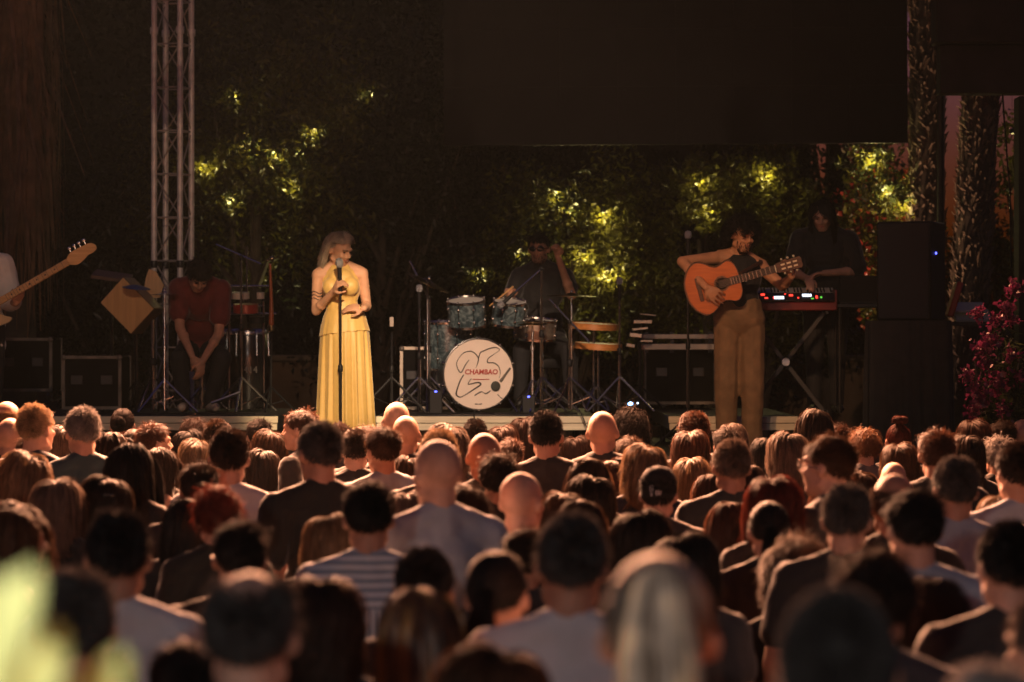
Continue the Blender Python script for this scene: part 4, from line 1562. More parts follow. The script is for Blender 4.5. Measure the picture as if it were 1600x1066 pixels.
tail = P(1071, 459, 20.67 - .27)
nut = P(1211, 420, 20.67 - .34)
gt_ = thing('classical_guitar', 'orange-topped classical guitar held by the man in brown trousers', 'guitar', tail)
M = guitar_frame(Vector((0, 0, 0)), nut - tail, (0.06, -1, -.10))
half = spline(OUT)
outl = half + [(x, -z) for x, z in half[::-1][1:-1]]
sL = (nut - tail).length / .80
outl = [(x * sL, z * 1.08) for x, z in outl]
MB().prism(outl, .086, M @ Matrix.Translation((0, .045, 0))).build('sides_and_back', M_ROSE, gt_)
inner = [(.012 + x * .955, z * .965) for x, z in outl]
MB().prism(inner, .006, M @ Matrix.Translation((0, .0005, 0))).build('top', M_CEDAR, gt_)
MB().prism([(x * 1.0, z * 1.004) for x, z in outl], .004, M @ Matrix.Translation((0, .003, 0))).build('binding', mat('binding', (.10, .04, .015), .4), gt_)
hx = .325 * sL
disc = lambda r, cx, n=28: [(cx + r * math.cos(2 * math.pi * k / n), r * math.sin(2 * math.pi * k / n)) for k in range(n)]
MB().prism(disc(.056, hx), .003, M @ Matrix.Translation((0, -.003, 0))).build('rosette', mat('rosette', (.16, .07, .03), .4, var=.5, vscale=120), gt_)
MB().prism(disc(.043, hx), .003, M @ Matrix.Translation((0, -.0045, 0))).build('sound_hole', mat('hole_dark', (.006, .004, .003), .9), gt_)
MB().box(M @ Vector((.125 * sL, -.008, 0)), (.03, .012, .17), M.to_3x3(), bev=.003).build('bridge', M_ROSE, gt_)
nx_ = (nut - tail).length
MB().box(M @ Vector(((.30 * sL + nx_) / 2, -.010, 0)), (nx_ - .30 * sL, .012, .056), M.to_3x3(), bev=.002).build('fingerboard', M_EBONY, gt_)
MB().box(M @ Vector(((.47 * sL + nx_) / 2, .008, 0)), (nx_ - .47 * sL, .024, .05), M.to_3x3(), bev=.006).build('neck', M_ROSE, gt_)
for k in range(12):
    xx = nx_ - .65 * (1 - 2 ** (-(k + 1) / 12))
    MB().box(M @ Vector((xx, -.017, 0)), (.002, .002, .054), M.to_3x3()).build('fret', M_CHROME, gt_)
MB().box(M @ Vector((nx_ + .003, -.013, 0)), (.007, .016, .056), M.to_3x3()).build('nut', mat('bone', (.7, .62, .45), .4), gt_)
MB().prism([(nx_ + .006, -.03), (nx_ + .03, -.036), (nx_ + .19, -.04), (nx_ + .2, -.02), (nx_ + .195, 0), (nx_ + .2, .02), (nx_ + .19, .04), (nx_ + .03, .036), (nx_ + .006, .03)], .018, M @ Matrix.Translation((0, .004, 0))).build('headstock', M_ROSE, gt_)
for s in (-1, 1):
    for k in range(3):
        c = M @ Vector((nx_ + .06 + k * .045, .006, s * .052))
        MB().ell(c, (.009, .012, .009)).build('tuning_peg', mat('peg_ivory', (.6, .52, .38), .35), gt_)
        MB().box(M @ Vector((nx_ + .06 + k * .045, -.006, s * .015)), (.03, .006, .012), M.to_3x3()).build('tuner_slot', mat('bone', (.7, .62, .45), .4), gt_)
mb = MB()
for k in range(6):
    z = -.022 + k * .0088
    mb.tube(M @ Vector((.125 * sL, -.017, z * 1.2)), M @ Vector((nx_, -.021, z)), .0006, n=4)
o_ = mb.build('strings', mat('string', (.5, .4, .3), .3, .6), gt_)
MB().path([tail * 0 + M @ Vector((.02, .04, 0)), J['waist'] - tail + g.loc + Vector((-.12, .12, .1)), J['shR'] - tail + g.loc + Vector((-.03, .07, .06)), J['shR'] - tail + g.loc + Vector((.0, -.075, .03)), M @ Vector((.5 * sL, .02, .03))], [.014] * 5, 6).build('strap', mat('strap_leather', (.06, .028, .016), .6), gt_)

mic_stand('thin stand with a round microphone beside the guitarist elbow', 1075, 400, 20.9, STZ, boom=None, mic=True)

# ------------------------------------------------------------------ keyboard player
g = Rig(1290, 22.45, RZ)
kp = thing('person', 'long-haired player in a black t-shirt behind the red keyboard', 'person', g.loc)
J = dict(w=1.02, fem=False, neck=g(1287, 368, .03), chest=g(1289, 396, .02), waist=g(1290, 440), pelvis=g(1290, 470, .02),
         headM=Hm(g(1284, 337, -.06), R(-8), R(30), R(-3)),
         shL=g(1250, 374, .02), elL=g(1240, 425, -.02), wrL=g(1262, 436, -.25),
         shR=g(1327, 376, .02), elR=g(1338, 424, .0), wrR=g(1287, 427, -.22),
         hipL=g(1272, 476, .01), knL=g(1272, 556, 0), anL=g(1272, 628, .02),
         hipR=g(1308, 476, .01), knR=g(1308, 556, 0), anR=g(1308, 628, .02))
hands = {'L': ((Vector((.1, -.9, -.35)), (0, -.2, -1)), dict(side=1, curl=(.35, .5, .35))),
         'R': ((Vector((-.85, -.35, -.1)), (0, -.1, -1)), dict(side=-1, curl=(.35, .5, .35)))}
link('body', body_mesh(J, 'body', .0085, hands, 3), M_SKIN, kp, (.44, .235, .15))
face_parts(J['headM'], kp)
link('hair', hair('long', 1), M_HAIR, kp, (.009, .007, .006), J['headM'])
link('shirt', shirt_mesh(J, .85, .014, loose=.016, hem=-.02), M_CLOTH, kp, (.006, .006, .0065))
link('trousers', trousers_mesh(J), M_DENIM, kp, (.012, .012, .014))
link('shoes', shoes_mesh(J), M_SHOE, kp, (.015, .015, .015))

# red keyboard on an X stand
kY = 21.95
kb = thing('keyboard', 'red stage keyboard with lit displays between guitarist and keyboard player', 'keyboard', P(1230, 486, kY))
o0 = Vector(kb.location)
ks = FPX / kY
wk = (1308 - 1152) / ks
M_KRED = mat('red_lacquer', (.17, .012, .010), .3, coat=.4, var=.1)
MB().box((0, .17, .035), (wk, .34, .065), bev=.008).build('case', M_KRED, kb)
rot = Euler((R(38), 0, 0))
MB().box((0, .055, .108), (wk - .02, .10, .012), rot, bev=.003).build('control_panel', mat('panel_black', (.02, .012, .012), .35), kb)
def onpanel(u, v, w_, h_, name, m_):
    c = Vector((u, .055, .108)) + rot.to_matrix() @ Vector((0, v, .0085))
    MB().box(c, (w_, h_, .005), rot).build(name, m_, kb)
E_W = mat('lit_display', (.1, .1, .1), .3, emit=(.75, .85, 1.0), estr=2.6)
E_R = mat('lit_red_led', (.1, 0, 0), .3, emit=(1, .05, .03), estr=2.2)
E_G = mat('lit_green_led', (0, .1, 0), .3, emit=(.2, 1, .1), estr=.9)
E_B = mat('lit_blue_led', (0, 0, .1), .3, emit=(.10, .12, 1), estr=5.0)
for (px, v, w_, h_, nm, m_) in [(1218, -.018, .075, .028, 'display', E_W), (1262, .012, .07, .026, 'display', E_W), (1193, .02, .03, .018, 'led', E_R), (1198, -.022, .025, .012, 'led', E_R), (1210, -.02, .014, .02, 'led', E_R),
                               (1237, .012, .03, .018, 'led', E_R), (1277, -.01, .016, .03, 'led', E_R), (1284, -.014, .014, .014, 'led', E_G), (1270, -.03, .02, .006, 'led', E_G), (1248, -.02, .012, .01, 'led', E_R), (1228, .028, .012, .008, 'led', E_R)]:
    onpanel(P(px, 0, kY).x - o0.x, v, w_, h_, nm, m_)
for k in range(16):
    onpanel(-wk / 2 + .06 + k * .045, .034, .010, .010, 'knob', M_BLACK)
nk = 30
for k in range(nk):
    MB().box((-wk / 2 + (k + .5) * wk / nk, .245, .155), (wk / nk - .002, .13, .018), Euler((R(20), 0, 0)), bev=.002).build('white_key', mat('key_white', (.55, .50, .42), .35), kb)
for k in range(nk - 1):
    if k % 7 not in (2, 6):
        MB().box((-wk / 2 + (k + 1) * wk / nk, .225, .166), (.011, .08, .012), Euler((R(20), 0, 0)), bev=.002).build('black_key', M_BLACK, kb)
for s in (-1, 1):
    MB().box((s * (wk / 2 - .008), .17, .10), (.016, .34, .13), bev=.004).build('end_cheek', M_KRED, kb)
xs = thing('keyboard_stand', 'dark X-shaped stand under the red keyboard', 'stand', (o0.x, kY + .17, RZ))
zt = o0.z - RZ
for i, (s, m_) in enumerate(((1, mat('dark_steel', (.035, .033, .033), .45, .4)), (-1, mat('dark_steel', (.035, .033, .033), .45, .4)))):
    MB().box((0, -.02 + .04 * i, zt / 2), (.035, .022, math.hypot(zt, .62)), Euler((0, s * math.atan2(.62, zt), 0)), bev=.003).build('cross_bar', m_, xs)
    MB().tube((-s * .31, -.18, .012), (-s * .31, .18, .012), .012).build('foot', M_BLACKMETAL, xs)
    MB().tube((s * .31, -.16, zt - .012), (s * .31, .16, zt - .012), .012).build('top_rail', M_BLACKMETAL, xs)
MB().lathe([(.03, 0), (.034, .01), (.03, .02)], (0, -.045, zt / 2), (0, -1, 0), 14).build('lock_disc', M_ALU, xs)
# laptop and small box beside the keyboard
lp = thing('laptop_table', 'small dark table with a laptop right of the red keyboard', 'table', (P(1345, 0, 22.2).x, 22.2, RZ))
_tz = P(0, 478, 22.2).z - RZ
MB().box((0, 0, _tz), (.42, .36, .03), bev=.004).build('table_top', M_BLACKMETAL, lp)
for sx in (-1, 1):
    for sy in (-1, 1):
        MB().tube((sx * .18, sy * .15, 0), (sx * .18, sy * .15, _tz - .015), .014).build('leg', M_BLACKMETAL, lp)
lt = thing('laptop', 'open dark laptop on the small table beside the keyboard', 'laptop', (P(1342, 0, 22.2).x, 22.2, RZ + _tz + .0152))
MB().box((0, .05, .009), (.32, .22, .018), bev=.004).build('base', M_BLACK, lt)
MB().box((0, -.075, .115), (.32, .008, .21), Euler((R(12), 0, 0)), bev=.003).build('lid', M_BLACK, lt)

# ------------------------------------------------------------------ drum kit
dY = 22.2
ds = FPX / dY
M_HEADW = mat('drum_head', (.80, .66, .56), .6, var=.04)
M_HEADP = mat('batter_head', (.6, .57, .5), .5, var=.1)


def drum(name, label, c, axis, r, dep, lugs=8, shell=None, front=None, group=None, hoopm=None):
    t = thing(name, label, 'drum', c, group=group)
    ax = Vector(axis).normalized()
    shell = shell or M_PEARL
    hoopm = hoopm or M_CHROME
    MB().lathe([(r * .93, -dep / 2), (r * .96, -dep / 2), (r * .96, dep / 2), (r * .93, dep / 2)], (0, 0, 0), ax, 40, cap=False).build('shell', shell, t, smooth=50)
    for s in (-1, 1):
        MB().lathe([(r * .955, s * (dep / 2 - .006)), (r * 1.0, s * (dep / 2 - .006)), (r * 1.005, s * (dep / 2 + .012)), (r * .975, s * (dep / 2 + .014)), (r * .955, s * (dep / 2 + .003))], (0, 0, 0), ax, 40, cap=False).build('hoop', hoopm, t, smooth=50)
        MB().lathe([(r * .965, s * (dep / 2 + .001)), (r * .5, s * (dep / 2 + .0025)), (.001, s * (dep / 2 + .003))], (0, 0, 0), ax, 40, cap=False).build('drum_skin', front if (front and s == 1) else M_HEADP, t, smooth=50)
    x, y, d = frame_z(ax)
    for k in range(lugs):
        a_ = 2 * math.pi * (k + .5) / lugs
        rad = x * math.cos(a_) + y * math.sin(a_)
        for s in (-1, 1):
            cc = rad * r * .985 + d * s * dep * .27
            MB().ell(cc, (.013, .013, .017)).build('lug', M_CHROME, t)
        MB().tube(rad * r * .995 - d * (dep / 2), rad * r * .995 + d * (dep / 2), .0035, n=5).build('tension_rod', M_CHROME, t)
        MB().ell(rad * r * 1.0 + d * (dep / 2 + .014), (.009, .009, .009)).build('rod_head', M_CHROME, t)
    return t


bc = P(741, 585, dY)
bdY = dY + .23
bd = drum('bass_drum', 'bass drum with a large 25 logo on its pale front skin', (bc.x, bdY, P(0, 585, dY).z), (.17, -1, 0), .285, .42, 10, front=M_HEADW, hoopm=mat('black_hoop', (.012, .012, .012), .3))
ax = Vector((.17, -1, 0)).normalized()
lx = Vector((0, 0, 1)).cross(ax) * 1.0
lx = Vector((ax.y * -1, ax.x, 0)).normalized()
if lx.x < 0:
    lx = -lx
zz = Vector((0, 0, 1))
fc = ax * (.21 + .006)


def onhead(zx, zy, lift=0.0):
    "point on the front skin from the enlarged photograph crop"
    u, v = (zx - 498) / 8.2 / 200, (535 - zy) / 8.2 / 200
    return fc + lx * u + zz * v + ax * lift


INK = mat('logo_ink', (.055, .05, .045), .7)
INKR = mat('logo_red', (.42, .05, .04), .7)


def stroke(pts, name, w0, m_):
    p_ = spline([(a_, b_) for a_, b_ in pts], 5)
    n = len(p_)
    rad = [w0 * (.55 + .75 * abs(math.sin(3.1 * k / n * 2 + .4))) for k in range(n)]
    MB().path([onhead(*q) for q in p_], rad, 5).build(name, m_, bd)


stroke([(370, 350), (320, 420), (265, 512), (218, 450), (215, 370), (285, 272), (375, 240), (440, 262), (490, 330), (480, 400), (458, 452)], 'logo_stroke', .0034, INK)
stroke([(300, 540), (250, 630), (206, 765), (215, 808), (265, 826), (350, 780), (440, 722), (522, 665), (480, 640), (360, 662), (400, 590)], 'logo_stroke', .0046, INK)
stroke([(440, 808), (530, 760), (590, 785), (650, 745)], 'logo_stroke', .0044, INK)
stroke([(480, 400), (510, 270), (560, 235), (650, 200), (720, 192), (765, 225), (690, 280), (620, 332), (612, 385), (690, 390), (750, 430), (775, 510), (762, 585)], 'logo_stroke', .0034, INK)
stroke([(445, 915), (492, 916), (540, 915)], 'logo_dash', .003, INK)
stroke([(740, 790), (770, 825), (805, 850)], 'logo_stroke', .003, INK)
MB().path([onhead(775, 630), onhead(830, 560), onhead(905, 455)], [.012, .010, .008], 8).build('logo_microphone_handle', mat('logo_grey', (.13, .11, .09), .7), bd)
mb = MB()
Mx = Matrix((lx, ax, zz)).transposed()
mb.ell(onhead(715, 690), (.0385, .004, .041), Mx, 22, 9)
mb.build('logo_microphone_head', mat('logo_black', (.02, .02, .012), .6), bd)
me_ = text_mesh('CHAMBAO', .052, .0006, .0016, .08)
o_ = link('logo_lettering', me_, INKR, bd)
Rm = Matrix((lx, zz, ax)).transposed().to_4x4()
Rm.translation = onhead(527, 508, .003)
o_.matrix_local = Rm @ Matrix.Diagonal((1.02, 1.05, 1, 1))
MB().path([onhead(418, 600), onhead(525, 602), onhead(632, 600)], .0035, 6).build('logo_underline', INKR, bd)
for s in (-1, 1):
    MB().tube(Vector((s * .22, -.1, -.12)), Vector((s * .34, -.22, -.295)), .009).build('spur', M_CHROME, bd)
MB().path([ax * .12 + Vector((.0, 0, .287)), ax * .05 + Vector((0, 0, .36))], .012, 8).build('tom_post', M_CHROME, bd)

tg = 'drums of the kit'
drum('tom_drum', 'larger blue pearl tom above the left of the bass drum', P(729, 489, dY + .2), (-.05, -.22, 1), .155, .19, 8, group=tg)
drum('tom_drum', 'smaller blue pearl tom above the right of the bass drum', P(795, 489, dY + .2), (.08, -.22, 1), .135, .17, 8, group=tg)
drum('floor_tom', 'deep blue pearl floor tom left of the bass drum', P(700, 540, dY + .45), (0, -.05, 1), .20, .36, 8, group=tg)
drum('snare_drum', 'pale metal snare drum right of the bass drum', P(836, 515, dY + .45), (.05, -.1, 1), .175, .14, 8, shell=mat('snare_steel', (.55, .46, .38), .3, .9, var=.3, vscale=30), group=tg)
for (px, py, lb) in [(928, 470 + 40, 'upper orange wooden hand drum on the percussion rack'), (935, 541, 'lower orange wooden hand drum on the percussion rack')]:
    w_ = .19
    c = P(px, py, dY + .3)
    t = thing('hand_drum', lb, 'drum', c, group='orange hand drums beside the kit')
    MB().lathe([(w_ * .98, -.025), (w_, -.022), (w_, .022), (w_ * .98, .025), (w_ * .93, .025), (w_ * .93, -.025)], (0, 0, 0), (0.05, -.05, 1), 36, cap=False).build('rim', M_ORNG, t)
    MB().lathe([(w_ * .95, .02), (.001, .021)], (0, 0, 0), (.05, -.05, 1), 36, cap=False).build('drum_skin', M_HEADP, t)
    MB().tube((0, .02, -.03), (0, .02, RZ - c.z), .012).build('stand_tube', M_CHROME, t)
    for q in tripod([], Vector((0, .02, RZ - c.z)), .22, .2, rot=px):
        q.build('leg', M_CHROME, t)


def cymbal_stand(label, px, py, Y, floor=RZ, r=.2, tilt=(.15, -.2), col=None, hat=False, boom=None):
    b = P(px, 0, Y); b.z = floor
    t = thing('cymbal_stand', label, 'cymbal', b, group='cymbal stands on the riser')
    top = P(px, py, Y) - b
    jt = top if not boom else P(*boom, Y) - b
    MB().tube((0, 0, .02), (0, 0, .5), .013, n=10).build('lower_tube', M_CHROME, t)
    MB().tube((0, 0, .5), (0, 0, jt.z if boom else top.z), .0095, n=10).build('upper_tube', M_CHROME, t)
    MB().lathe([(.014, 0), (.02, .005), (.02, .04), (.014, .045)], (0, 0, .48), n=10).build('clamp', M_CHROME, t)
    if boom:
        MB().tube(Vector((0, 0, jt.z)), top, .008, n=8).build('boom', M_CHROME, t)
    for q in tripod([], Vector((0, 0, 0)), .27, .26, rot=px * .7):
        q.build('leg', M_CHROME, t)
    ax_ = Vector((tilt[0], tilt[1], 1))
    for k in range(2 if hat else 1):
        MB().lathe([(.006, .022), (r * .16, .018), (r * .2, .008), (r * .6, .002), (r, -.008), (r, -.0095), (r * .6, 0), (r * .2, .006), (r * .16, .016), (.006, .02)], top + Vector((0, 0, -.02 * k)), ax_, 40, cap=False).build('cymbal', col or M_CYMBAL, t, smooth=60)
    MB().ell(top + ax_.normalized() * .03, (.012, .012, .014)).build('wing_nut', M_CHROME, t)
    return t


cymbal_stand('crash cymbal on the stand left of the blue toms', 668, 440, dY + .25, r=.19, tilt=(.5, -.1), boom=(652, 468))
cymbal_stand('dark ride cymbal in front of the drummer right arm', 893, 462, dY + .2, r=.22, tilt=(.02, -.02), col=mat('dark_bronze', (.12, .09, .05), .35, 1.0))
cymbal_stand('hi-hat pair beside the snare drum', 832, 502, dY - .05, r=.125, tilt=(.0, -.03), hat=True)
mic_stand('tall chrome boom stand right of the toms', 846, 420, dY - .1, RZ, boom=((846, 421), (806, 456)), chrome=True, rr=.010)
mic_stand('chrome boom stand angled over the orange hand drums', 890, 503, dY - .08, RZ, boom=((858, 468), (921, 535)), chrome=True, mic=False, rr=.011)
mic_stand('thin chrome stand right of the orange hand drums', 968, 470, dY + .1, RZ, chrome=True, mic=True)
mic_stand('chrome stand at the left of the floor tom', 671, 465, dY + .3, RZ, boom=((671, 470), (640, 408)), chrome=True, mic=False)
mic_stand('short chrome stand beside the white-edged case', 655, 482, dY - .2, RZ, chrome=True, mic=True, rr=.010)
mic_stand('black stand with a pale tag behind the singer', 612, 520, 21.9, RZ, mic=False)
MB_ = MB().box(P(612, 503, 21.9), (.03, .012, .075), bev=.003).build('paper_tag', mat('tag_paper', (.6, .5, .4), .7), None)
tag(MB_, 'small pale paper tag on top of the black stand behind the singer', 'tag')
# foot gear and LEDs
for (px, py, lb) in [(985, 631, 'stage box with a bright blue light at the drum riser end'), (826, 620, 'small pedal with a blue light beside the bass drum'), (681, 612, 'small pedal with a blue light left of the bass drum')]:
    c = P(px, py, dY - .35); c.z = RZ
    t = thing('effect_box', lb, 'box', c, group='boxes with blue lights on the riser')
    zt = P(px, py, dY - .35).z - RZ
    MB().box((0, .03, zt / 2), (.10, .08, zt + .03), bev=.006).build('case', M_BLACK, t)
    s_ = 1.5 if px == 985 else .8
    MB().ell((0, -.014, zt), (.013 * s_, .006, .009 * s_)).build('led', E_B if px != 985 else mat('lit_bright_blue', (0, 0, .1), .3, emit=(.2, .45, 1), estr=14), t)
    if px == 985:
        MB().ell((.055, -.014, zt + .005), (.008, .006, .008)).build('lamp', E_W, t)

# drummer
g = Rig(852, 23.0, RZ)
dr = thing('person', 'drummer in black with sunglasses raising one arm behind the kit', 'person', g.loc)
J = dict(w=1.0, fem=False, neck=g(846, 425, .03), chest=g(848, 455, .02), waist=g(850, 500, .04), pelvis=g(852, 530, .08),
         headM=Hm(g(842, 390, -.02), R(-12), R(6), 0),
         shL=g(812, 432, .0), elL=g(795, 478, -.1), wrL=g(802, 455, -.32),
         shR=g(882, 432, .02), elR=g(893, 462, -.10), wrR=g(872, 402, -.22),
         hipL=g(838, 540, .05), knL=g(815, 548, -.36), anL=g(812, 620, -.32),
         hipR=g(868, 540, .05), knR=g(890, 548, -.36), anR=g(892, 620, -.32))
hands = {'L': ((Vector((-.3, -.7, .1)), (0, .2, -1)), dict(side=1, curl=(.9, 1.1, .7))),
         'R': ((Vector((-.15, -.2, 1)), (-.4, -.8, 0)), dict(side=1, curl=(.9, 1.1, .7)))}
link('body', body_mesh(J, 'body', .0085, hands, 3), M_SKIN, dr, (.40, .20, .12))
face_parts(J['headM'], dr, shades=True, beard=(.02, .012, .008))
link('hair', hair('short', 0), M_HAIR, dr, (.012, .008, .006), J['headM'])
link('shirt', shirt_mesh(J, .6, .014, loose=.01, hem=-.02), M_CLOTH, dr, (.010, .0095, .0095))
link('trousers', trousers_mesh(J), M_DENIM, dr, (.012, .012, .014))
link('shoes', shoes_mesh(J), M_SHOE, dr, (.02, .02, .02))
for (a_, b_, lb) in [((797, 452, -.4), (765, 478, -.62), 'wooden drumstick pointing down at the toms')]:
    p0, p1 = P(a_[0], a_[1], 23.0 + a_[2]), P(b_[0], b_[1], 23.0 + b_[2])
    o_ = MB().path([p0 - (p1 - p0) * .15, p0.lerp(p1, .8), p1], [.008, .007, .004], 8).build('drumstick', M_MAPLE)
    tag(o_, lb, 'drumstick')
ds_ = thing('drum_stool', 'round black stool under the drummer', 'stool', g.loc + Vector((0, .08, 0)))
MB().lathe([(.16, .34), (.175, .36), (.175, .41), (.15, .43), (.01, .43)], (0, 0, 0), n=28).build('seat', M_BLACK, ds_)
MB().tube((0, 0, .02), (0, 0, .35), .02).build('post', M_CHROME, ds_)
for q in tripod([], Vector((0, 0, 0)), .24, .22):
    q.build('leg', M_CHROME, ds_)

# ------------------------------------------------------------------ percussion player
g = Rig(312, 22.35, RZ)
pp = thing('person', 'percussion player in a dark red shirt bending down towards his white shoes', 'person', g.loc)
J = dict(w=1.0, fem=False, neck=g(312, 446, -.18), chest=g(312, 470, -.10), waist=g(312, 512, .06), pelvis=g(312, 543, .14),
         headM=Hm(g(311, 432, -.32), R(12), R(52), R(6)),
         shL=g(279, 450, -.12), elL=g(281, 512, -.26), wrL=g(300, 556, -.44),
         shR=g(346, 452, -.12), elR=g(342, 522, -.24), wrR=g(316, 566, -.46),
         hipL=g(296, 548, .10), knL=g(280, 560, -.30), anL=g(287, 628, -.20),
         hipR=g(328, 548, .10), knR=g(348, 560, -.30), anR=g(328, 628, -.22))
J['toeL'] = g(284, 637, -.40); J['toeR'] = g(337, 637, -.42)
hands = {'L': ((Vector((.25, -.15, -1)), (.5, .5, 0)), dict(side=1, curl=(.4, .6, .4))),
         'R': ((Vector((-.2, -.1, -1)), (-.4, .6, 0)), dict(side=-1, curl=(.4, .6, .4)))}
link('body', body_mesh(J, 'body', .0085, hands, 3), M_SKIN, pp, (.46, .235, .14))
face_parts(J['headM'], pp)
link('hair', hair('messy', 0), M_HAIR, pp, (.014, .010, .008), J['headM'])
link('shirt', shirt_mesh(J, .62, .014, loose=.014, hem=-.02), M_CLOTH, pp, (.12, .014, .012))
link('trousers', trousers_mesh(J), M_DENIM, pp, (.010, .010, .011))
link('shoes', shoes_mesh(J), M_SHOE, pp, (.55, .45, .33))
st_ = thing('percussion_stool', 'low black stool under the percussion player', 'stool', g.loc + Vector((0, .14, 0)))
MB().lathe([(.15, .32), (.165, .34), (.165, .39), (.14, .41), (.01, .41)], (0, 0, 0), n=24).build('seat', M_BLACK, st_)
MB().tube((0, 0, .02), (0, 0, .33), .02).build('post', M_CHROME, st_)
for q in tripod([], Vector((0, 0, 0)), .22, .2):
    q.build('leg', M_CHROME, st_)

# tilted wooden box (cajon-like) on a stand
pY = 22.3
c = P(207, 478, pY)
wb = thing('wooden_percussion_box', 'tan wooden box tilted on its corner left of the percussion player', 'box', c)
rot = Euler((R(0), R(44), R(-14)))
MB().box((0, 0, 0), (.36, .22, .28), rot, bev=.006).build('shell', ramp_wood('dark_ply', (.10, .05, .02), (.15, .075, .03), 3, axis=2, rough=.5), wb)
MB().box(rot.to_matrix() @ Vector((0, -.113, 0)), (.35, .008, .27), rot, bev=.002).build('front_board', M_TANWOOD, wb)
MB().tube((.02, .06, -.15), (.02, .10, RZ - c.z), .016).build('stand_tube', M_BLACKMETAL, wb)
for q in tripod([], Vector((.02, .10, RZ - c.z)), .25, .25):
    q.build('leg', M_BLACKMETAL, wb)
wp = thing('wooden_block', 'pointed tan wooden block behind the chrome stand left of the red shirt', 'wood block', P(240, 446, pY + .25))
MB().prism([(-.085, -.10), (.05, -.10), (.085, .0), (.02, .11), (-.035, .13), (-.06, .05)], .05).build('block', M_TANWOOD, wp)
MB().tube((0, .04, -.1), (0, .04, RZ - P(0, 446, pY + .25).z), .012).build('stand_tube', M_BLACKMETAL, wp)
bl_ = MB().lathe([(.005, .02), (.05, .012), (.11, -.004), (.11, -.008), (.05, .006), (.005, .014)], P(213, 449, pY - .2), (.1, -.12, 1), 32, cap=False).build('blue_splash_cymbal', mat('blue_metal', (.03, .08, .2), .3, .8), None)
tag(bl_, 'small blue cymbal in front of the tilted wooden box', 'cymbal')
tb_ = thing('side_table', 'dark percussion tray behind the tilted wooden box', 'table', (P(175, 0, pY + .5).x, pY + .5, RZ))
_z = P(0, 432, pY + .5).z - RZ
MB().box((0, 0, _z), (.3, .25, .03), Euler((R(12), R(8), 0)), bev=.004).build('table_top', mat('dull_brown', (.10, .055, .04), .6), tb_)
MB().tube((0, 0, .02), (0, 0, _z - .02), .014).build('post', M_BLACKMETAL, tb_)
for q in tripod([], Vector((0, 0, 0)), .25, .25):
    q.build('leg', M_BLACKMETAL, tb_)

cymbal_stand('thin bright cymbal edge-on at the truss foot', 257, 459, 22.05, r=.115, tilt=(.0, .012), col=mat('bright_cymbal', (.8, .76, .66), .2, 1.0))
mic_stand('thick chrome tube stand left of the red shirt', 239, 500, 22.2, RZ, chrome=True, mic=False, rr=.017)
mic_stand('chrome boom stand over the percussion right of the red shirt', 377, 402, 22.2, RZ, boom=((408, 413), (337, 382)), chrome=True, mic=False, rr=.009)
MB().lathe([(.012, 0), (.02, .01), (.024, .05), (.018, .07)], P(337, 382, 22.2), (0, -.2, 1), 12)
# congas
for (px, py, lb, r_0) in [(343, 555, 'black conga drum just right of the percussion player', .135), (388, 560, 'black conga drum with pale print right of the chrome boom stand', .15)]:
    c = P(px, 0, 22.65); c.z = RZ
    t = thing('conga_drum', lb, 'drum', c, group='conga drums')
    MB().lathe([(r_0 * .72, .02), (r_0 * .9, .2), (r_0 * 1.08, .42), (r_0, .62), (r_0 * .95, .64)], (0, 0, 0), n=32).build('shell', mat('conga_black', (.014, .013, .013), .25, coat=.4), t)
    MB().lathe([(r_0 * 1.0, .60), (r_0 * 1.06, .61), (r_0 * 1.06, .64), (r_0 * .98, .655)], (0, 0, 0), n=32, cap=False).build('rim', M_CHROME, t)
    MB().lathe([(r_0 * .99, .65), (.001, .655)], (0, 0, 0), n=32, cap=False).build('drum_skin', M_HEADP, t)
    for k in range(6):
        a_ = k * 1.047
        MB().tube((r_0 * 1.05 * math.cos(a_), r_0 * 1.05 * math.sin(a_), .62), (r_0 * 1.09 * math.cos(a_), r_0 * 1.09 * math.sin(a_), .44), .005, n=5).build('tension_rod', M_CHROME, t)
    if px == 388:
        me_ = text_mesh('1414', .075, .0006, .0)
        o_ = link('print', me_, mat('conga_print', (.22, .2, .18), .6), t)
        o_.matrix_local = Matrix.Translation((.015, -r_0 * 1.085, .33)) @ Matrix.Rotation(R(90), 4, 'X')
# timbale-like percussion rack with small drums
tm = thing('percussion_rack', 'chrome rack with small red and pale percussion right of the boom stand', 'rack', (P(395, 0, 22.5).x, 22.5, RZ))
o0 = Vector(tm.location)
for (px, py0, py1, r_0) in [(358, 455, 640, .011), (412, 470, 640, .010), (386, 385, 470, .008)]:
    MB().tube(P(px, py0, 22.5) - o0, P(px, py1, 22.5) - o0, r_0).build('upright', M_CHROME, tm)
for (x0_, x1_, py) in [(352, 420, 447), (345, 432, 490), (352, 412, 478)]:
    MB().tube(P(x0_, py, 22.5) - o0, P(x1_, py, 22.5) - o0, .007).build('rail', M_CHROME, tm)
for (px, py, r_0, h_, m_) in [(375, 462, .075, .05, mat('pale_shell', (.6, .5, .4), .35)), (384, 482, .10, .07, mat('red_shell', (.32, .03, .02), .3, coat=.4)), (402, 500, .06, .05, M_BLACK), (407, 462, .03, .05, mat('pale_shell', (.6, .5, .4), .35))]:
    MB().lathe([(r_0 * .96, -h_ / 2), (r_0, -h_ / 2), (r_0, h_ / 2), (r_0 * .96, h_ / 2), (.001, h_ / 2)], P(px, py, 22.42) - o0, (0, -.1, 1), 28).build('small_drum', m_, tm)
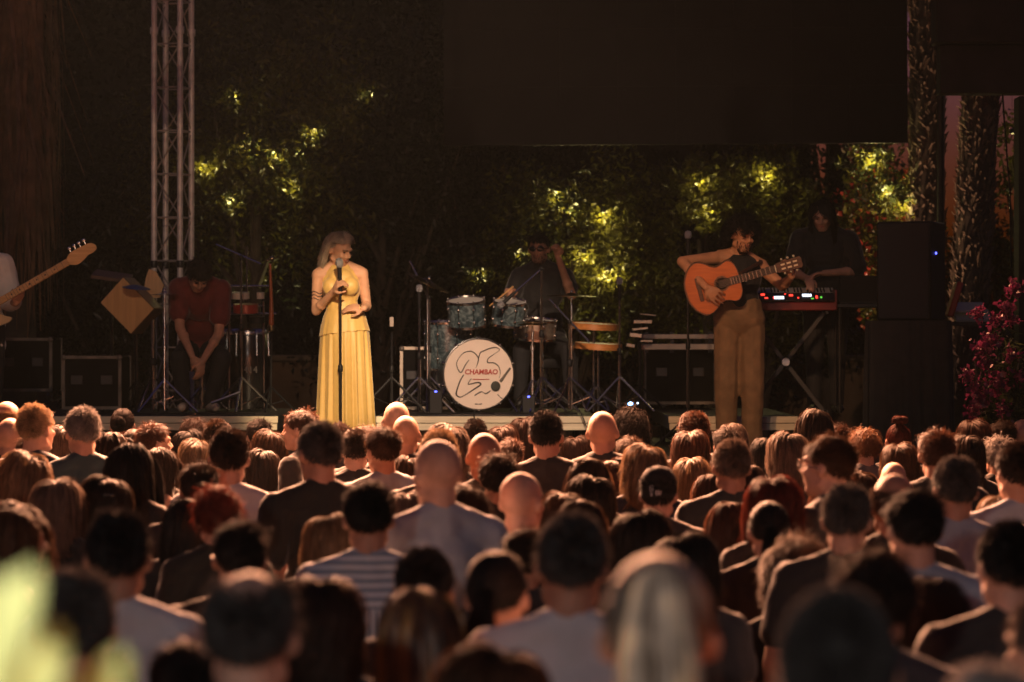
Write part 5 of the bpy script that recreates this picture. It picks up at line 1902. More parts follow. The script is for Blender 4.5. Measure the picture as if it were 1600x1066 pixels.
# orange upright chime tube
oc = thing('upright_wind_instrument', 'upright orange tube with a bright metal top right of the percussion', 'instrument', (P(423, 0, 22.3).x, 22.3, RZ))
o0 = Vector(oc.location)
MB().path([P(422, 412, 22.3) - o0, P(424, 470, 22.3) - o0, P(424, 512, 22.3) - o0], [.011, .014, .022], 10).build('tube', mat('amber_lacquer', (.42, .10, .02), .3, coat=.6), oc)
MB().lathe([(.02, 0), (.026, .01), (.03, .05), (.012, .06)], P(424, 518, 22.3) - o0, (0, 0, 1), 14).build('lower_cap', M_CYMBAL, oc)
MB().ell(P(425, 404, 22.3) - o0, (.022, .02, .018)).build('metal_top', M_CYMBAL, oc)
MB().ell(P(419, 407, 22.3) - o0, (.01, .01, .009)).build('metal_top', M_CYMBAL, oc)
MB().tube(P(424, 520, 22.3) - o0, (0, 0, .01), .009).build('post', M_BLACKMETAL, oc)
for q in tripod([], Vector((0, 0, 0)), .2, .2):
    q.build('leg', M_BLACKMETAL, oc)
# pedal leg near the shoes
o_ = MB().tube(P(330, 630, 21.8), P(375, 613, 21.85), .012, n=8).build('fallen_stand_leg', M_CHROME)
tag(o_, 'bright metal stand leg lying beside the white shoes', 'stand leg')

# ------------------------------------------------------------------ bass player at the left edge
g = Rig(-30, 21.0, STZ)
bp = thing('person', 'bass player in a pale shirt half cut off by the left edge', 'person', g.loc)
J = dict(w=1.0, fem=False, neck=g(-30, 408, .02), chest=g(-29, 434), waist=g(-29, 476), pelvis=g(-29, 506, .01),
         headM=Hm(g(-26, 370, -.04), R(20), R(14), 0),
         shL=g(-64, 415, .0), elL=g(-76, 470, -.05), wrL=g(-50, 500, -.26),
         shR=g(4, 415, .0), elR=g(16, 470, -.05), wrR=g(25, 474, -.20),
         hipL=g(-46, 514, .01), knL=g(-48, 604, -.02), anL=g(-48, 694, .02),
         hipR=g(-12, 514, .01), knR=g(-10, 604, -.03), anR=g(-10, 694, .0))
hands = {'L': ((Vector((.7, -.3, -.5)), (0, .9, 0)), dict(side=-1, curl=(.5, .6, .4))),
         'R': ((Vector((.35, -.3, .75)), (-.3, .8, -.1)), dict(side=1, curl=(.75, .9, .6)))}
link('body', body_mesh(J, 'body', .0085, hands, 3), M_SKIN, bp, (.46, .24, .14))
face_parts(J['headM'], bp, beard=(.2, .18, .16))
link('hair', hair('short', 1), M_HAIR, bp, (.2, .18, .16), J['headM'])
link('shirt', shirt_mesh(J, 1.25, .02, loose=.022, hem=-.16), M_CLOTH, bp, (.68, .62, .55))
link('trousers', trousers_mesh(J), M_DENIM, bp, (.012, .012, .014))
link('shoes', shoes_mesh(J), M_SHOE, bp, (.02, .02, .02))
nut = P(107, 409, 21 - .35)
brd = P(-62, 507, 21 - .32)
bg_ = thing('bass_guitar', 'cream bass guitar with a maple neck reaching in from the left edge', 'guitar', brd)
M = guitar_frame(Vector((0, 0, 0)), nut - brd, (0, -1, .05))
nl = (nut - brd).length
OB = [(-.10, 0), (-.095, .08), (-.03, .15), (.06, .165), (.14, .135), (.2, .125), (.28, .155), (.36, .17), (.40, .155), (.36, .11), (.33, .06), (.33, .03)]
hf = spline(OB, 4)
hf2 = spline([(x - (.05 if x > .25 else 0), z * .95) for x, z in OB], 4)
MB().prism(hf + [(x, -z) for x, z in hf2[::-1][:-1]], .042, M @ Matrix.Translation((0, .02, 0))).build('body', mat('cream_lacquer', (.55, .40, .2), .3, coat=.5), bg_)
MB().box(M @ Vector(((.28 + nl) / 2, .0, 0)), (nl - .28, .022, .052), M.to_3x3(), bev=.006).build('neck', M_MAPLE, bg_)
for k in range(16):
    xx = nl - .86 * (1 - 2 ** (-(k + 1) / 12))
    MB().box(M @ Vector((xx, -.0125, 0)), (.0025, .003, .05), M.to_3x3()).build('fret', M_CHROME, bg_)
    if k in (2, 4, 6, 8, 11, 14):
        MB().prism([(xx + .022 + .006 * math.cos(a_), .006 * math.sin(a_)) for a_ in [2 * math.pi * q / 10 for q in range(10)]], .002, M @ Matrix.Translation((0, -.0125, 0))).build('inlay_dot', M_BLACK, bg_)
HS = spline([(nl, -.026), (nl + .03, -.045), (nl + .06, -.052), (nl + .10, -.045), (nl + .15, -.03), (nl + .19, -.032), (nl + .225, -.02), (nl + .23, .01), (nl + .21, .035), (nl + .17, .045), (nl + .05, .05), (nl, .026)], 3)
MB().prism(HS, .016, M @ Matrix.Translation((0, .003, 0))).build('headstock', M_MAPLE, bg_)
for k in range(4):
    MB().tube(M @ Vector((nl + .05 + k * .04, .006, .03)), M @ Vector((nl + .05 + k * .04, .01, .075)), .004).build('tuner_shaft', M_CHROME, bg_)
    MB().ell(M @ Vector((nl + .05 + k * .04, .01, .082)), (.016, .006, .013), M.to_3x3()).build('tuning_peg', M_CHROME, bg_)
mb = MB()
for k in range(4):
    mb.tube(M @ Vector((0, -.02, (k - 1.5) * .019)), M @ Vector((nl, -.016, (k - 1.5) * .011)), .0012, n=4)
mb.build('strings', mat('string', (.5, .4, .3), .3, .6), bg_)
MB().box(M @ Vector((0, -.005, 0)), (.05, .02, .08), M.to_3x3(), bev=.003).build('bridge', M_CHROME, bg_)


# ------------------------------------------------------------------ cases, speakers
def flight_case(label, px0, px1, py0, py1, Y, dep=.5, floor=STZ, edge=None, face=None, lidline=True):
    a_, b_ = P(px0, py0, Y), P(px1, py1, Y)
    w_, h_ = b_.x - a_.x, a_.z - max(b_.z, floor)
    z0 = max(b_.z, floor)
    t = thing('flight_case', label, 'case', ((a_.x + b_.x) / 2, Y, z0), group='flight cases on the stage')
    MB().box((0, dep / 2, h_ / 2), (w_ - .02, dep, h_ - .02), bev=.004).build('body', face or mat('case_laminate', (.007, .0065, .0065), .8, var=.3, spec=.1), t)
    e = edge or M_WORN
    k = .024
    for s in (-1, 1):
        MB().box((s * (w_ / 2 - k / 2), -.004, h_ / 2), (k, k, h_)).build('corner_edge', e, t)
        MB().box((s * (w_ / 2 - k / 2), dep + .004, h_ / 2), (k, k, h_)).build('corner_edge', e, t)
    MB().box((0, -.006, h_ - k / 2), (w_ - 2 * k, k, k)).build('top_edge', e, t)
    MB().box((0, -.006, k / 2), (w_ - 2 * k, k, k)).build('bottom_edge', e, t)
    for s in (-1, 1):
        MB().ell((s * (w_ / 2 - .015), -.012, h_ - .015), (.024, .012, .024)).build('ball_corner', M_WORN, t)
        MB().box((s * w_ * .25, -.012, h_ * .55), (.09, .008, .07), bev=.002).build('latch', M_BLACKMETAL, t)
    return t


M_PALEEDGE = mat('pale_edge', (.46, .38, .30), .45, .4, var=.15)
M_WORN = mat('worn_edge', (.10, .085, .07), .5, .4, var=.5, vscale=9)
flight_case('black flight case with metal edges below the tilted wooden box', 97, 190, 556, 640, 22.0, .55, RZ)
flight_case('dark amplifier case at the far left of the stage', -10, 82, 528, 612, 23.0, .5, RZ)
flight_case('white-edged case left of the drum kit', 625, 700, 542, 640, 22.75, .45, RZ, edge=M_PALEEDGE)
flight_case('long case with two pale rails behind the guitarist', 1005, 1120, 540, 632, 23.3, .6, RZ)
rl = thing('rail_shelf', 'pair of pale horizontal rails on top of the long case behind the guitarist', 'shelf', P(1062, 545, 23.2))
for (py, h_) in ((526, .04), (542, .05)):
    MB().box(P(1060, py, 23.2) - P(1062, 545, 23.2), (.66, .05, h_), bev=.004).build('rail', M_PALEEDGE, rl)
for px in (1010, 1050, 1110):
    MB().box(P(px, 535, 23.25) - P(1062, 545, 23.2), (.03, .03, .17)).build('bracket', M_BLACKMETAL, rl)
sh_ = thing('small_percussion', 'heap of pale metal percussion on a stand left of the guitarist', 'percussion', P(1000, 520, 22.8))
for (px, py, w_, h_, tl) in [(1012, 492, .13, .012, .1), (1004, 503, .15, .03, 0), (1000, 514, .13, .02, -.1), (993, 524, .10, .035, .12), (1010, 533, .10, .02, 0), (985, 540, .07, .03, .2)]:
    MB().box(P(px, py, 22.8) - P(1000, 520, 22.8), (w_, .10, h_), Euler((0, tl, 0)), bev=.004).build('metal_plate', mat('dull_brass', (.5, .40, .30), .35, .8, var=.3), sh_)
MB().tube((0, .02, .12), (0, .02, RZ - P(0, 520, 22.8).z), .014).build('post', M_BLACKMETAL, sh_)
for q in tripod([], Vector((0, .02, RZ - P(0, 520, 22.8).z)), .22, .2):
    q.build('leg', M_BLACKMETAL, sh_)

# PA stack on the right
pa = thing('loudspeaker', 'dark grey loudspeaker standing on the draped subwoofer', 'loudspeaker', P(1412, 501, 21.3), R(-24))
_h = P(0, 346, 21.3).z - P(0, 501, 21.3).z
prf = [(-.20, 0), (.20, 0), (.20, _h), (-.20, _h)]
MB().box((0, .2, _h / 2), (.42, .40, _h), bev=.012).build('cabinet', M_BLACK, pa)
MB().box((-.0, -.004, _h / 2), (.39, .012, _h - .03), bev=.004).build('grille', mat('speaker_grille', (.024, .025, .028), .6, .3, bump=.6, bscale=300), pa)
MB().ell((.216, .12, _h * .68), (.005, .012, .010)).build('led', E_B, pa)
sub = thing('draped_subwoofer', 'subwoofer stack under a black cloth below the loudspeaker', 'subwoofer', (P(1415, 0, 21.25).x, 21.1, STZ), R(-8))
_h = P(0, 501, 21.3).z - STZ - .003
MB().box((0, .30, _h / 2), (.60, .52, _h - .01), bev=.01).build('cabinet', M_BLACK, sub)
mb = MB()
N = 160
ringz = [(_h + .002, .0), (_h - .03, .012), (_h * .6, .04), (_h * .25, .06), (.01, .075)]
rings = []
for z, f in ringz:
    ring = []
    for k in range(N):
        t_ = 2 * math.pi * k / N
        c_, s_ = math.cos(t_), math.sin(t_)
        sq = 1 / max(abs(c_), abs(s_))
        q = (1 + f * .5 + f * .9 * math.sin(22 * t_ + math.sin(5 * t_)))
        ring.append((c_ * min(sq, 1.32) * .315 * q, .30 + s_ * min(sq, 1.32) * .275 * q, z))
    rings.append(ring)
mb.rings(rings, cap=True)
mb.build('cloth', mat('drape_cloth', (.02, .019, .019), .9, var=.2), sub)
rb = MB().box((0, 0, 0), (.05, .16, .28), Euler((0, R(17), 0)), bev=.012).build('red_slab', mat('red_gloss', (.42, .03, .018), .35, coat=.3), None)
rb.location = P(1491, 468, 22.0)
rb.name = 'red_instrument_case'
tag(rb, 'narrow red instrument case leaning beside the loudspeaker', 'case')
mx_ = thing('mixing_desk', 'small pale mixing desk on a table by the oleander', 'mixer', P(1522, 498, 22.4))
MB().box((0, .1, .02), (.28, .25, .04), Euler((R(20), 0, 0)), bev=.004).build('desk', mat('desk_grey', (.45, .38, .32), .5), mx_)
MB().box((-.02, .12, .09), (.24, .2, .02), Euler((R(20), 0, 0)), bev=.004).build('top_panel', mat('desk_pale', (.6, .5, .42), .5), mx_)
_t = thing('gear_table', 'dark table under the small pale mixing desk', 'table', (P(1522, 0, 22.4).x, 22.5, STZ))
_z = P(0, 503, 22.4).z - STZ
MB().box((0, 0, _z - .015), (.5, .45, .03)).build('table_top', M_BLACKMETAL, _t)
for sx in (-1, 1):
    for sy in (-1, 1):
        MB().tube((sx * .22, sy * .2, 0), (sx * .22, sy * .2, _z - .03), .015).build('leg', M_BLACKMETAL, _t)

# cables over the riser fronts
for (pts, lb) in [([(905, 640), (912, 655), (918, 668), (930, 668), (935, 655), (960, 650)], 'thin black cable looping over the drum riser edge'), ([(740, 640), (741, 652), (742, 662)], 'short black cable hanging under the bass drum')]:
    o_ = MB().path([P(a_, b_, 21.12) for a_, b_ in spline(pts, 4)], .005, 6).build('cable', M_WIRE)
    tag(o_, lb, 'cable', 'cables on the risers')
for (pts, lb) in [([(100, 636), (180, 640), (230, 634), (262, 626), (300, 636), (400, 640)], 'black cable lying across the percussion riser'), ([(640, 640), (700, 642), (800, 638), (900, 640)], 'black cable lying across the drum riser')]:
    o_ = MB().path([Vector((P(a_, 0, 21.7).x, 21.6 + .1 * math.sin(a_ * .07), RZ + .008)) for a_, b_ in spline(pts, 4)], .007, 6).build('cable', M_WIRE)
    tag(o_, lb, 'cable', 'cables on the risers')
# ================================================================== the audience
HC = dict(blk=(.015, .0125, .0115), dbr=(.028, .017, .012), br=(.060, .030, .016), aub=(.070, .031, .018), red=(.115, .024, .014), bl=(.30, .20, .115),
          gy=(.22, .20, .185), gin=(.18, .085, .04), gb=(.12, .085, .065), grz=(.065, .058, .054), dbl=(.15, .095, .055))
SKINS = [(.47, .26, .18), (.42, .22, .145), (.36, .185, .12), (.50, .29, .21)]
STW = dict(bald=.156, buzz=.166, crop=.170, balding=.168, fringe=.166, short=.178, messy=.19, bob=.205, sidebob=.2, long=.205, longwavy=.21, wavy=.22, curly=.245, bun=.170, topbun=.170, pony=.170, highpony=.172, cap=.178)
STH = dict(bald=0, buzz=.006, crop=.012, balding=.0, fringe=0, short=.022, messy=.03, bob=.018, sidebob=.016, long=.018, longwavy=.018, wavy=.03, curly=.07, bun=.01, topbun=.10, pony=.008, highpony=.01, cap=.02)
BK = (.011, .011, .012)
NV = (.02, .028, .05)
WH = (.46, .46, .48)
LB = (.30, .34, .40)
GR = (.10, .10, .11)
TE = (.03, .06, .07)
# px, top py, width px, hair style, hair colour, shirt colour, cut (m: t-shirt, f: woman's t-shirt, t: tank top), yaw deg (positive: turned towards photo left), label
CROWD = [
 (10, 627, 52, 'fringe', 'bl', GR, 'm', 0, 'balding fair-haired man at the far left edge of the front row'),
 (62, 631, 60, 'crop', 'bl', NV, 'm', -15, 'fair-haired older man in the front row below the black case'),
 (16, 653, 46, 'bald', 'gy', BK, 'm', 0, 'bald man at the left edge, second row'),
 (55, 662, 58, 'bob', 'bl', GR, 'f', 0, 'blonde bob head in front of the fair-haired older man'),
 (50, 676, 52, 'short', 'br', BK, 'm', 0, 'brown head just in front of the blonde bob at far left'),
 (132, 636, 60, 'crop', 'gy', TE, 'm', 10, 'grey-cropped man in dark teal shirt below the left flight case'),
 (189, 637, 42, 'bun', 'dbr', BK, 'f', 0, 'dark-haired woman with a low knot beside the grey-cropped man'),
 (243, 658, 55, 'short', 'aub', BK, 'f', -65, 'auburn-haired woman in profile looking towards the singer'),
 (303, 650, 44, 'messy', 'aub', BK, 'm', 0, 'tousled reddish head below the percussion player shoes'),
 (334, 655, 40, 'crop', 'br', GR, 'm', -30, 'brown-haired man right of the tousled reddish head'),
 (294, 670, 50, 'bob', 'dbr', BK, 'f', -30, 'dark bob woman turned right below the white shoes'),
 (308, 682, 56, 'wavy', 'dbl', GR, 'f', -15, 'fair wavy head in front of the dark bob woman'),
 (358, 670, 68, 'crop', 'dbr', WH, 'm', 0, 'dark-cropped man in a white t-shirt left of the tall grizzled man'),
 (40, 700, 90, 'wavy', 'dbl', BK, 'f', 0, 'woman with light brown waves near the left edge'),
 (8, 723, 60, 'bob', 'dbr', BK, 'f', 0, 'dark head cut by the left edge beside light brown waves'),
 (195, 687, 88, 'long', 'blk', BK, 'f', 0, 'woman with long black hair in the third row on the left'),
 (255, 698, 62, 'bob', 'dbr', LB, 't', -45, 'dark bob woman in a pale blue top turned to the right'),
 (312, 718, 66, 'short', 'dbr', BK, 'm', 0, 'dark-haired head in front of the white t-shirt man'),
 (30, 738, 74, 'bob', 'dbr', BK, 'f', 0, 'dark brown bob below the light brown waves'),
 (82, 746, 84, 'bob', 'gb', BK, 'f', 0, 'grey-blonde bob on the left, fourth row'),
 (161, 742, 84, 'bob', 'dbr', BK, 'f', 0, 'brown bob with a light hair clip on the left'),
 (340, 752, 88, 'messy', 'red', BK, 'f', 0, 'red tousled head below the white t-shirt'),
 (341, 773, 46, 'buzz', 'bl', GR, 'm', 0, 'small pale close-cropped head in front of the red tousled one'),
 (295, 772, 90, 'long', 'blk', BK, 'f', 0, 'woman with long black hair in front of the red tousled head'),
 (14, 785, 112, 'bob', 'br', BK, 'f', -70, 'brown-haired woman at the left edge with her cheek showing'),
 (58, 775, 78, 'long', 'dbr', BK, 'f', 0, 'dark brown long hair beside the brown-haired woman at left edge'),
 (185, 795, 108, 'crop', 'blk', WH, 'm', 0, 'black-cropped man in a white t-shirt in the lower left'),
 (378, 808, 92, 'short', 'blk', BK, 'm', 0, 'black-haired man with glasses band in the lower left centre'),
 (118, 890, 128, 'crop', 'grz', BK, 'm', 0, 'dark grizzled nape behind the bright blurred leaves'),
 (390, 893, 158, 'balding', 'grz', BK, 'm', 0, 'big balding man with a thin crown at the bottom left centre'),
 (498, 892, 150, 'wavy', 'dbr', BK, 'f', 0, 'dark wavy-haired woman right of the big balding man'),
 (160, 1003, 100, 'short', 'blk', BK, 'm', 0, 'black head at the bottom edge behind the leaves'),
 (285, 1000, 84, 'short', 'blk', BK, 'f', 0, 'black head at the bottom edge left of the balding man'),
 (480, 637, 52, 'short', 'aub', BK, 'm', 45, 'red-haired man beside the singer dress looking left'),
 (405, 652, 40, 'short', 'dbr', BK, 'm', 0, 'dark head low in front of the left riser end'),
 (424, 668, 58, 'wavy', 'br', BK, 'f', 15, 'brown wavy head between the two cropped men on the left'),
 (410, 700, 44, 'bob', 'dbr', BK, 'f', 0, 'small dark bob right of the white t-shirt man'),
 (500, 659, 76, 'crop', 'grz', BK, 'm', 0, 'tall grizzled man in black t-shirt in front of the singer'),
 (530, 658, 40, 'short', 'aub', BK, 'f', 0, 'reddish head peeking behind the tall grizzled man'),
 (554, 671, 48, 'crop', 'dbr', BK, 'm', 0, 'dark-cropped man directly below the singer hem'),
 (601, 663, 60, 'short', 'br', LB, 'm', 25, 'brown-haired man with visible ear right of the singer hem'),
 (620, 628, 46, 'bald', 'gy', BK, 'm', 10, 'farther bald man right of the singer dress'),
 (634, 649, 46, 'bald', 'gy', BK, 'm', 0, 'nearer bald man just in front of the farther bald man'),
 (687, 672, 62, 'crop', 'bl', BK, 'm', 0, 'fair-haired head below the riser under the bass drum'),
 (638, 711, 52, 'bob', 'br', BK, 'f', 20, 'brown bob left of the big bald man'),
 (691, 687, 80, 'bald', 'gy', LB, 'm', 35, 'big bald man in a pale shirt turned left'),
 (743, 655, 36, 'crop', 'dbr', BK, 'm', 0, 'small dark head right under the bass drum'),
 (786, 663, 42, 'bob', 'aub', BK, 'f', 0, 'reddish bob in the front row right of the bass drum'),
 (798, 683, 42, 'short', 'aub', BK, 'm', 0, 'reddish short head behind the black-shirted cropped man'),
 (757, 676, 56, 'bald', 'gy', BK, 'm', 0, 'round bald head behind the dark curls in the centre'),
 (780, 703, 66, 'messy', 'dbr', BK, 'm', 0, 'dark curly head between three bald heads'),
 (778, 721, 50, 'bald', 'gy', BK, 'm', 0, 'bald head showing left of the lowest bald man'),
 (808, 738, 70, 'bald', 'gy', GR, 'm', 0, 'lowest of the bald men in the centre'),
 (727, 752, 82, 'messy', 'dbr', LB, 't', 15, 'dark curly-haired person with an earring and bare neck'),
 (576, 748, 88, 'short', 'blk', 'stripe', 'm', 0, 'black-haired man in a striped pale blue shirt'),
 (643, 766, 64, 'bob', 'gb', BK, 'f', 0, 'grey-blonde bob right of the striped shirt man'),
 (519, 800, 62, 'bob', 'dbl', BK, 'f', 0, 'fair bob left of the striped shirt man'),
 (660, 857, 98, 'crop', 'blk', BK, 'm', 0, 'black-cropped head below the earring person'),
 (768, 862, 118, 'pony', 'blk', WH, 'f', -20, 'black ponytail woman in a pale top'),
 (655, 908, 150, 'long', 'streak', BK, 'f', 0, 'long brown hair with golden streaks at the bottom centre'),
 (770, 1005, 190, 'bob', 'br', BK, 'f', 0, 'brown head at the bottom edge in the centre'),
 (819, 650, 34, 'bob', 'aub', BK, 'f', 0, 'auburn head behind the black-shirted cropped man'),
 (853, 643, 58, 'crop', 'blk', BK, 'm', 0, 'dark-cropped man in a black shirt below the drum kit'),
 (899, 680, 38, 'bob', 'aub', BK, 'f', 0, 'auburn bob between the two men in black shirts'),
 (942, 642, 50, 'bald', 'gy', BK, 'm', 0, 'tall shaven-headed man in a black shirt'),
 (984, 632, 62, 'curly', 'dbr', BK, 'f', 0, 'dark frizzy head below the blue stage light'),
 (985, 680, 44, 'short', 'br', BK, 'm', 0, 'brown head under the dark frizzy one'),
 (1010, 690, 78, 'wavy', 'dbl', NV, 'f', 0, 'woman with light wavy hair in a navy top'),
 (1085, 643, 50, 'crop', 'aub', BK, 'm', 20, 'reddish-haired man in the front row left of the guitarist trousers'),
 (1080, 670, 62, 'bob', 'aub', BK, 'f', 0, 'rounded auburn bob behind the front-row reddish man'),
 (1136, 665, 46, 'short', 'dbr', BK, 'm', 0, 'dark head right below the guitarist trousers'),
 (1147, 687, 64, 'crop', 'gb', BK, 'm', 0, 'smooth grey-brown head below the guitarist'),
 (1192, 680, 54, 'long', 'blk', BK, 'f', 0, 'black straight hair right of the grey-brown head'),
 (1079, 713, 46, 'bob', 'dbl', BK, 'f', 0, 'small fair bob with a centre parting right of the black cap'),
 (1030, 727, 64, 'cap', 'blk', BK, 'm', 0, 'person in a black cap with white lettering'),
 (1108, 736, 56, 'longwavy', 'aub', BK, 'f', 0, 'long auburn waves left of the dark brown hair'),
 (1162, 722, 66, 'bob', 'dbr', BK, 'f', 0, 'dark brown bob below the grey-brown head'),
 (1213, 742, 96, 'bob', 'red', BK, 'f', 0, 'big bright red bob right of centre'),
 (926, 741, 76, 'bob', 'dbr', BK, 'f', 0, 'dark bob in front of the shaven-headed man'),
 (880, 767, 64, 'bob', 'br', BK, 'f', 0, 'brown bob left of the dark bob in the centre'),
 (906, 774, 96, 'long', 'br', BK, 'f', 0, 'long brown hair behind the large grizzled dark head'),
 (893, 802, 120, 'crop', 'grz', WH, 'm', 0, 'large dark grizzled man in a white shirt right of centre'),
 (1004, 795, 96, 'bob', 'dbr', BK, 'f', 0, 'dark bob with sunglasses arm below the black cap'),
 (822, 822, 62, 'short', 'dbr', BK, 'm', 0, 'dark head left of the large grizzled man'),
 (1142, 780, 56, 'longwavy', 'aub', BK, 'f', 0, 'long auburn waves left of the sleek black ponytail'),
 (1202, 782, 76, 'pony', 'blk', BK, 'f', 0, 'sleek black ponytail in front of the red bob'),
 (1068, 830, 108, 'bob', 'blk', BK, 'f', 0, 'black head behind the big blurred ponytail'),
 (1272, 634, 66, 'long', 'dbr', BK, 'f', 0, 'dark brown long hair in the front row right of the guitarist'),
 (1288, 675, 80, 'short', 'br', BK, 'm', 50, 'man with glasses looking left, below the keyboard'),
 (1358, 665, 50, 'messy', 'gin', GR, 'm', 15, 'ginger tousled head below the loudspeaker'),
 (1404, 640, 50, 'topbun', 'red', BK, 'f', 0, 'red-haired woman with a ring bun on top'),
 (1405, 690, 62, 'bob', 'br', BK, 'f', 0, 'brown bob in front of the ring bun'),
 (1397, 722, 42, 'bald', 'gy', BK, 'm', 0, 'shiny bald crown right of the man with glasses'),
 (1398, 740, 76, 'fringe', 'gb', BK, 'm', 0, 'thin-haired head under the shiny bald crown'),
 (1302, 732, 60, 'bob', 'aub', BK, 'f', 0, 'auburn bob under the man with glasses'),
 (1341, 730, 56, 'wavy', 'br', BK, 'f', 0, 'brown waves right of the auburn bob'),
 (1321, 757, 80, 'crop', 'grz', BK, 'm', 0, 'dark grey cropped head right of the red bob'),
 (1424, 757, 98, 'short', 'blk', LB, 'm', 0, 'black-haired man in a pale shirt on the right'),
 (1498, 714, 76, 'crop', 'grz', LB, 'm', 15, 'grizzled man in a grey-blue shirt on the right'),
 (1508, 677, 62, 'bob', 'dbr', BK, 'f', 0, 'dark bob behind the grizzled grey-blue shirt man'),
 (1570, 655, 42, 'short', 'br', BK, 'm', 0, 'brown head below the oleander flowers'),
 (1597, 655, 36, 'bald', 'gy', BK, 'm', 0, 'bald head cut by the right edge below the flowers'),
 (1562, 678, 52, 'messy', 'gy', BK, 'm', 0, 'grey tousled head below the brown one at right'),
 (1587, 690, 72, 'crop', 'dbr', LB, 'm', 15, 'dark-cropped man in a light shirt at the right edge'),
 (1562, 768, 58, 'bob', 'dbl', BK, 'f', 0, 'fair bob right of the grizzled grey-blue shirt man'),
 (1576, 813, 106, 'crop', 'blk', BK, 'm', 0, 'black-cropped man in black at the right edge'),
 (1240, 830, 92, 'curly', 'gb', BK, 'f', 0, 'frizzy grey-blonde head in the lower right'),
 (1331, 808, 92, 'bob', 'dbr', BK, 'f', 0, 'dark bob behind the large dark head in the lower right'),
 (1366, 846, 150, 'messy', 'dbr', BK, 'f', 0, 'large dark tousled head with a red rim in the lower right'),
 (1310, 918, 196, 'buzz', 'grz', BK, 'm', 0, 'blurred close-cropped grey nape at the bottom right'),
 (1466, 895, 118, 'longwavy', 'dbr', BK, 'f', 0, 'dark long waves right of the blurred grey nape'),
 (1628, 925, 130, 'crop', 'gb', NV, 'm', 30, 'man half cut off by the right edge in the lower row'),
 (1545, 1040, 170, 'crop', 'gy', GR, 'm', 0, 'grey head at the bottom right corner'),
 (1030, 862, 232, 'highpony', 'streakgrey', (.36, .33, .38), 'f', 0, 'big blurred grey-blonde ponytail close to the camera'),
]

# ---- shared bodies and clothes
JM, JF = std_joints(1.0), std_joints(.95, True)
CB = {'m': body_mesh(JM, 'body', .010), 'f': body_mesh(JF, 'body', .010)}
CS = {'m': shirt_mesh(JM, .6, .012, loose=.008, hem=-.03), 'f': shirt_mesh(JF, .45, .010, loose=.004, hem=-.03), 't': shirt_mesh(JF, 0, .010, collar=False, hem=-.03)}
CT = {'m': trousers_mesh(JM), 'f': trousers_mesh(JF)}
CSH = {'m': shoes_mesh(JM), 'f': shoes_mesh(JF)}
for me_ in CB.values():
    me_.materials.append(M_SKIN)
for me_ in CS.values():
    me_.materials.append(M_CLOTH)
for me_ in CT.values():
    me_.materials.append(M_DENIM)
for me_ in CSH.values():
    me_.materials.append(M_SHOE)


def streak_mat(name, c0, c1, c2):
    m = mat(name, c0, .42, tintattr=None, spec=.45)
    nt = m.node_tree
    b = nt.nodes['Principled BSDF']
    tc = nt.nodes.new('ShaderNodeTexCoord')
    mp = nt.nodes.new('ShaderNodeMapping')
    mp.inputs['Scale'].default_value = (11, 11, 1.2)
    mp.inputs['Location'].default_value = (.33, .1, 0)
    n = nt.nodes.new('ShaderNodeTexNoise'); n.inputs['Scale'].default_value = 1.6; n.inputs['Detail'].default_value = 2
    cr = nt.nodes.new('ShaderNodeValToRGB')
    cr.color_ramp.elements[0].position = .40; cr.color_ramp.elements[0].color = (*c0, 1)
    cr.color_ramp.elements[1].position = .66; cr.color_ramp.elements[1].color = (*c2, 1)
    e = cr.color_ramp.elements.new(.53); e.color = (*c1, 1)
    at = nt.nodes.new('ShaderNodeAttribute'); at.attribute_name = 'tint'
    sc = nt.nodes.new('ShaderNodeVectorMath'); sc.operation = 'SCALE'
    nt.links.new(tc.outputs['Object'], mp.inputs[0]); nt.links.new(mp.outputs[0], n.inputs['Vector']); nt.links.new(n.outputs[0], cr.inputs[0])
    nt.links.new(cr.outputs[0], sc.inputs[0]); nt.links.new(at.outputs['Fac'], sc.inputs['Scale']); nt.links.new(sc.outputs[0], b.inputs['Base Color'])
    return m


def stripe_mat():
    m = mat('striped_cloth', (.4, .45, .5), .85)
    nt = m.node_tree
    b = nt.nodes['Principled BSDF']
    tc = nt.nodes.new('ShaderNodeTexCoord')
    sep = nt.nodes.new('ShaderNodeSeparateXYZ')
    nt.links.new(tc.outputs['Object'], sep.inputs[0])

    def wave(sock, freq):
        mu = nt.nodes.new('ShaderNodeMath'); mu.operation = 'MULTIPLY'; mu.inputs[1].default_value = freq
        si = nt.nodes.new('ShaderNodeMath'); si.operation = 'SINE'
        nt.links.new(sock, mu.inputs[0]); nt.links.new(mu.outputs[0], si.inputs[0])
        return si.outputs[0]
    h, v = wave(sep.outputs[2], 210), wave(sep.outputs[0], 330)
    gt_ = nt.nodes.new('ShaderNodeMath'); gt_.operation = 'GREATER_THAN'; gt_.inputs[1].default_value = 1.335
    nt.links.new(sep.outputs[2], gt_.inputs[0])
    mx = nt.nodes.new('ShaderNodeMix'); nt.links.new(gt_.outputs[0], mx.inputs[0]); nt.links.new(v, mx.inputs[2]); nt.links.new(h, mx.inputs[3])
    cr = nt.nodes.new('ShaderNodeValToRGB')
    cr.color_ramp.elements[0].position = .3; cr.color_ramp.elements[0].color = (.20, .26, .32, 1)
    cr.color_ramp.elements[1].position = .55; cr.color_ramp.elements[1].color = (.52, .56, .60, 1)
    ad = nt.nodes.new('ShaderNodeMath'); ad.operation = 'MULTIPLY_ADD'; ad.inputs[1].default_value = .5; ad.inputs[2].default_value = .5
    nt.links.new(mx.outputs[0], ad.inputs[0]); nt.links.new(ad.outputs[0], cr.inputs[0]); nt.links.new(cr.outputs[0], b.inputs['Base Color'])
    return m


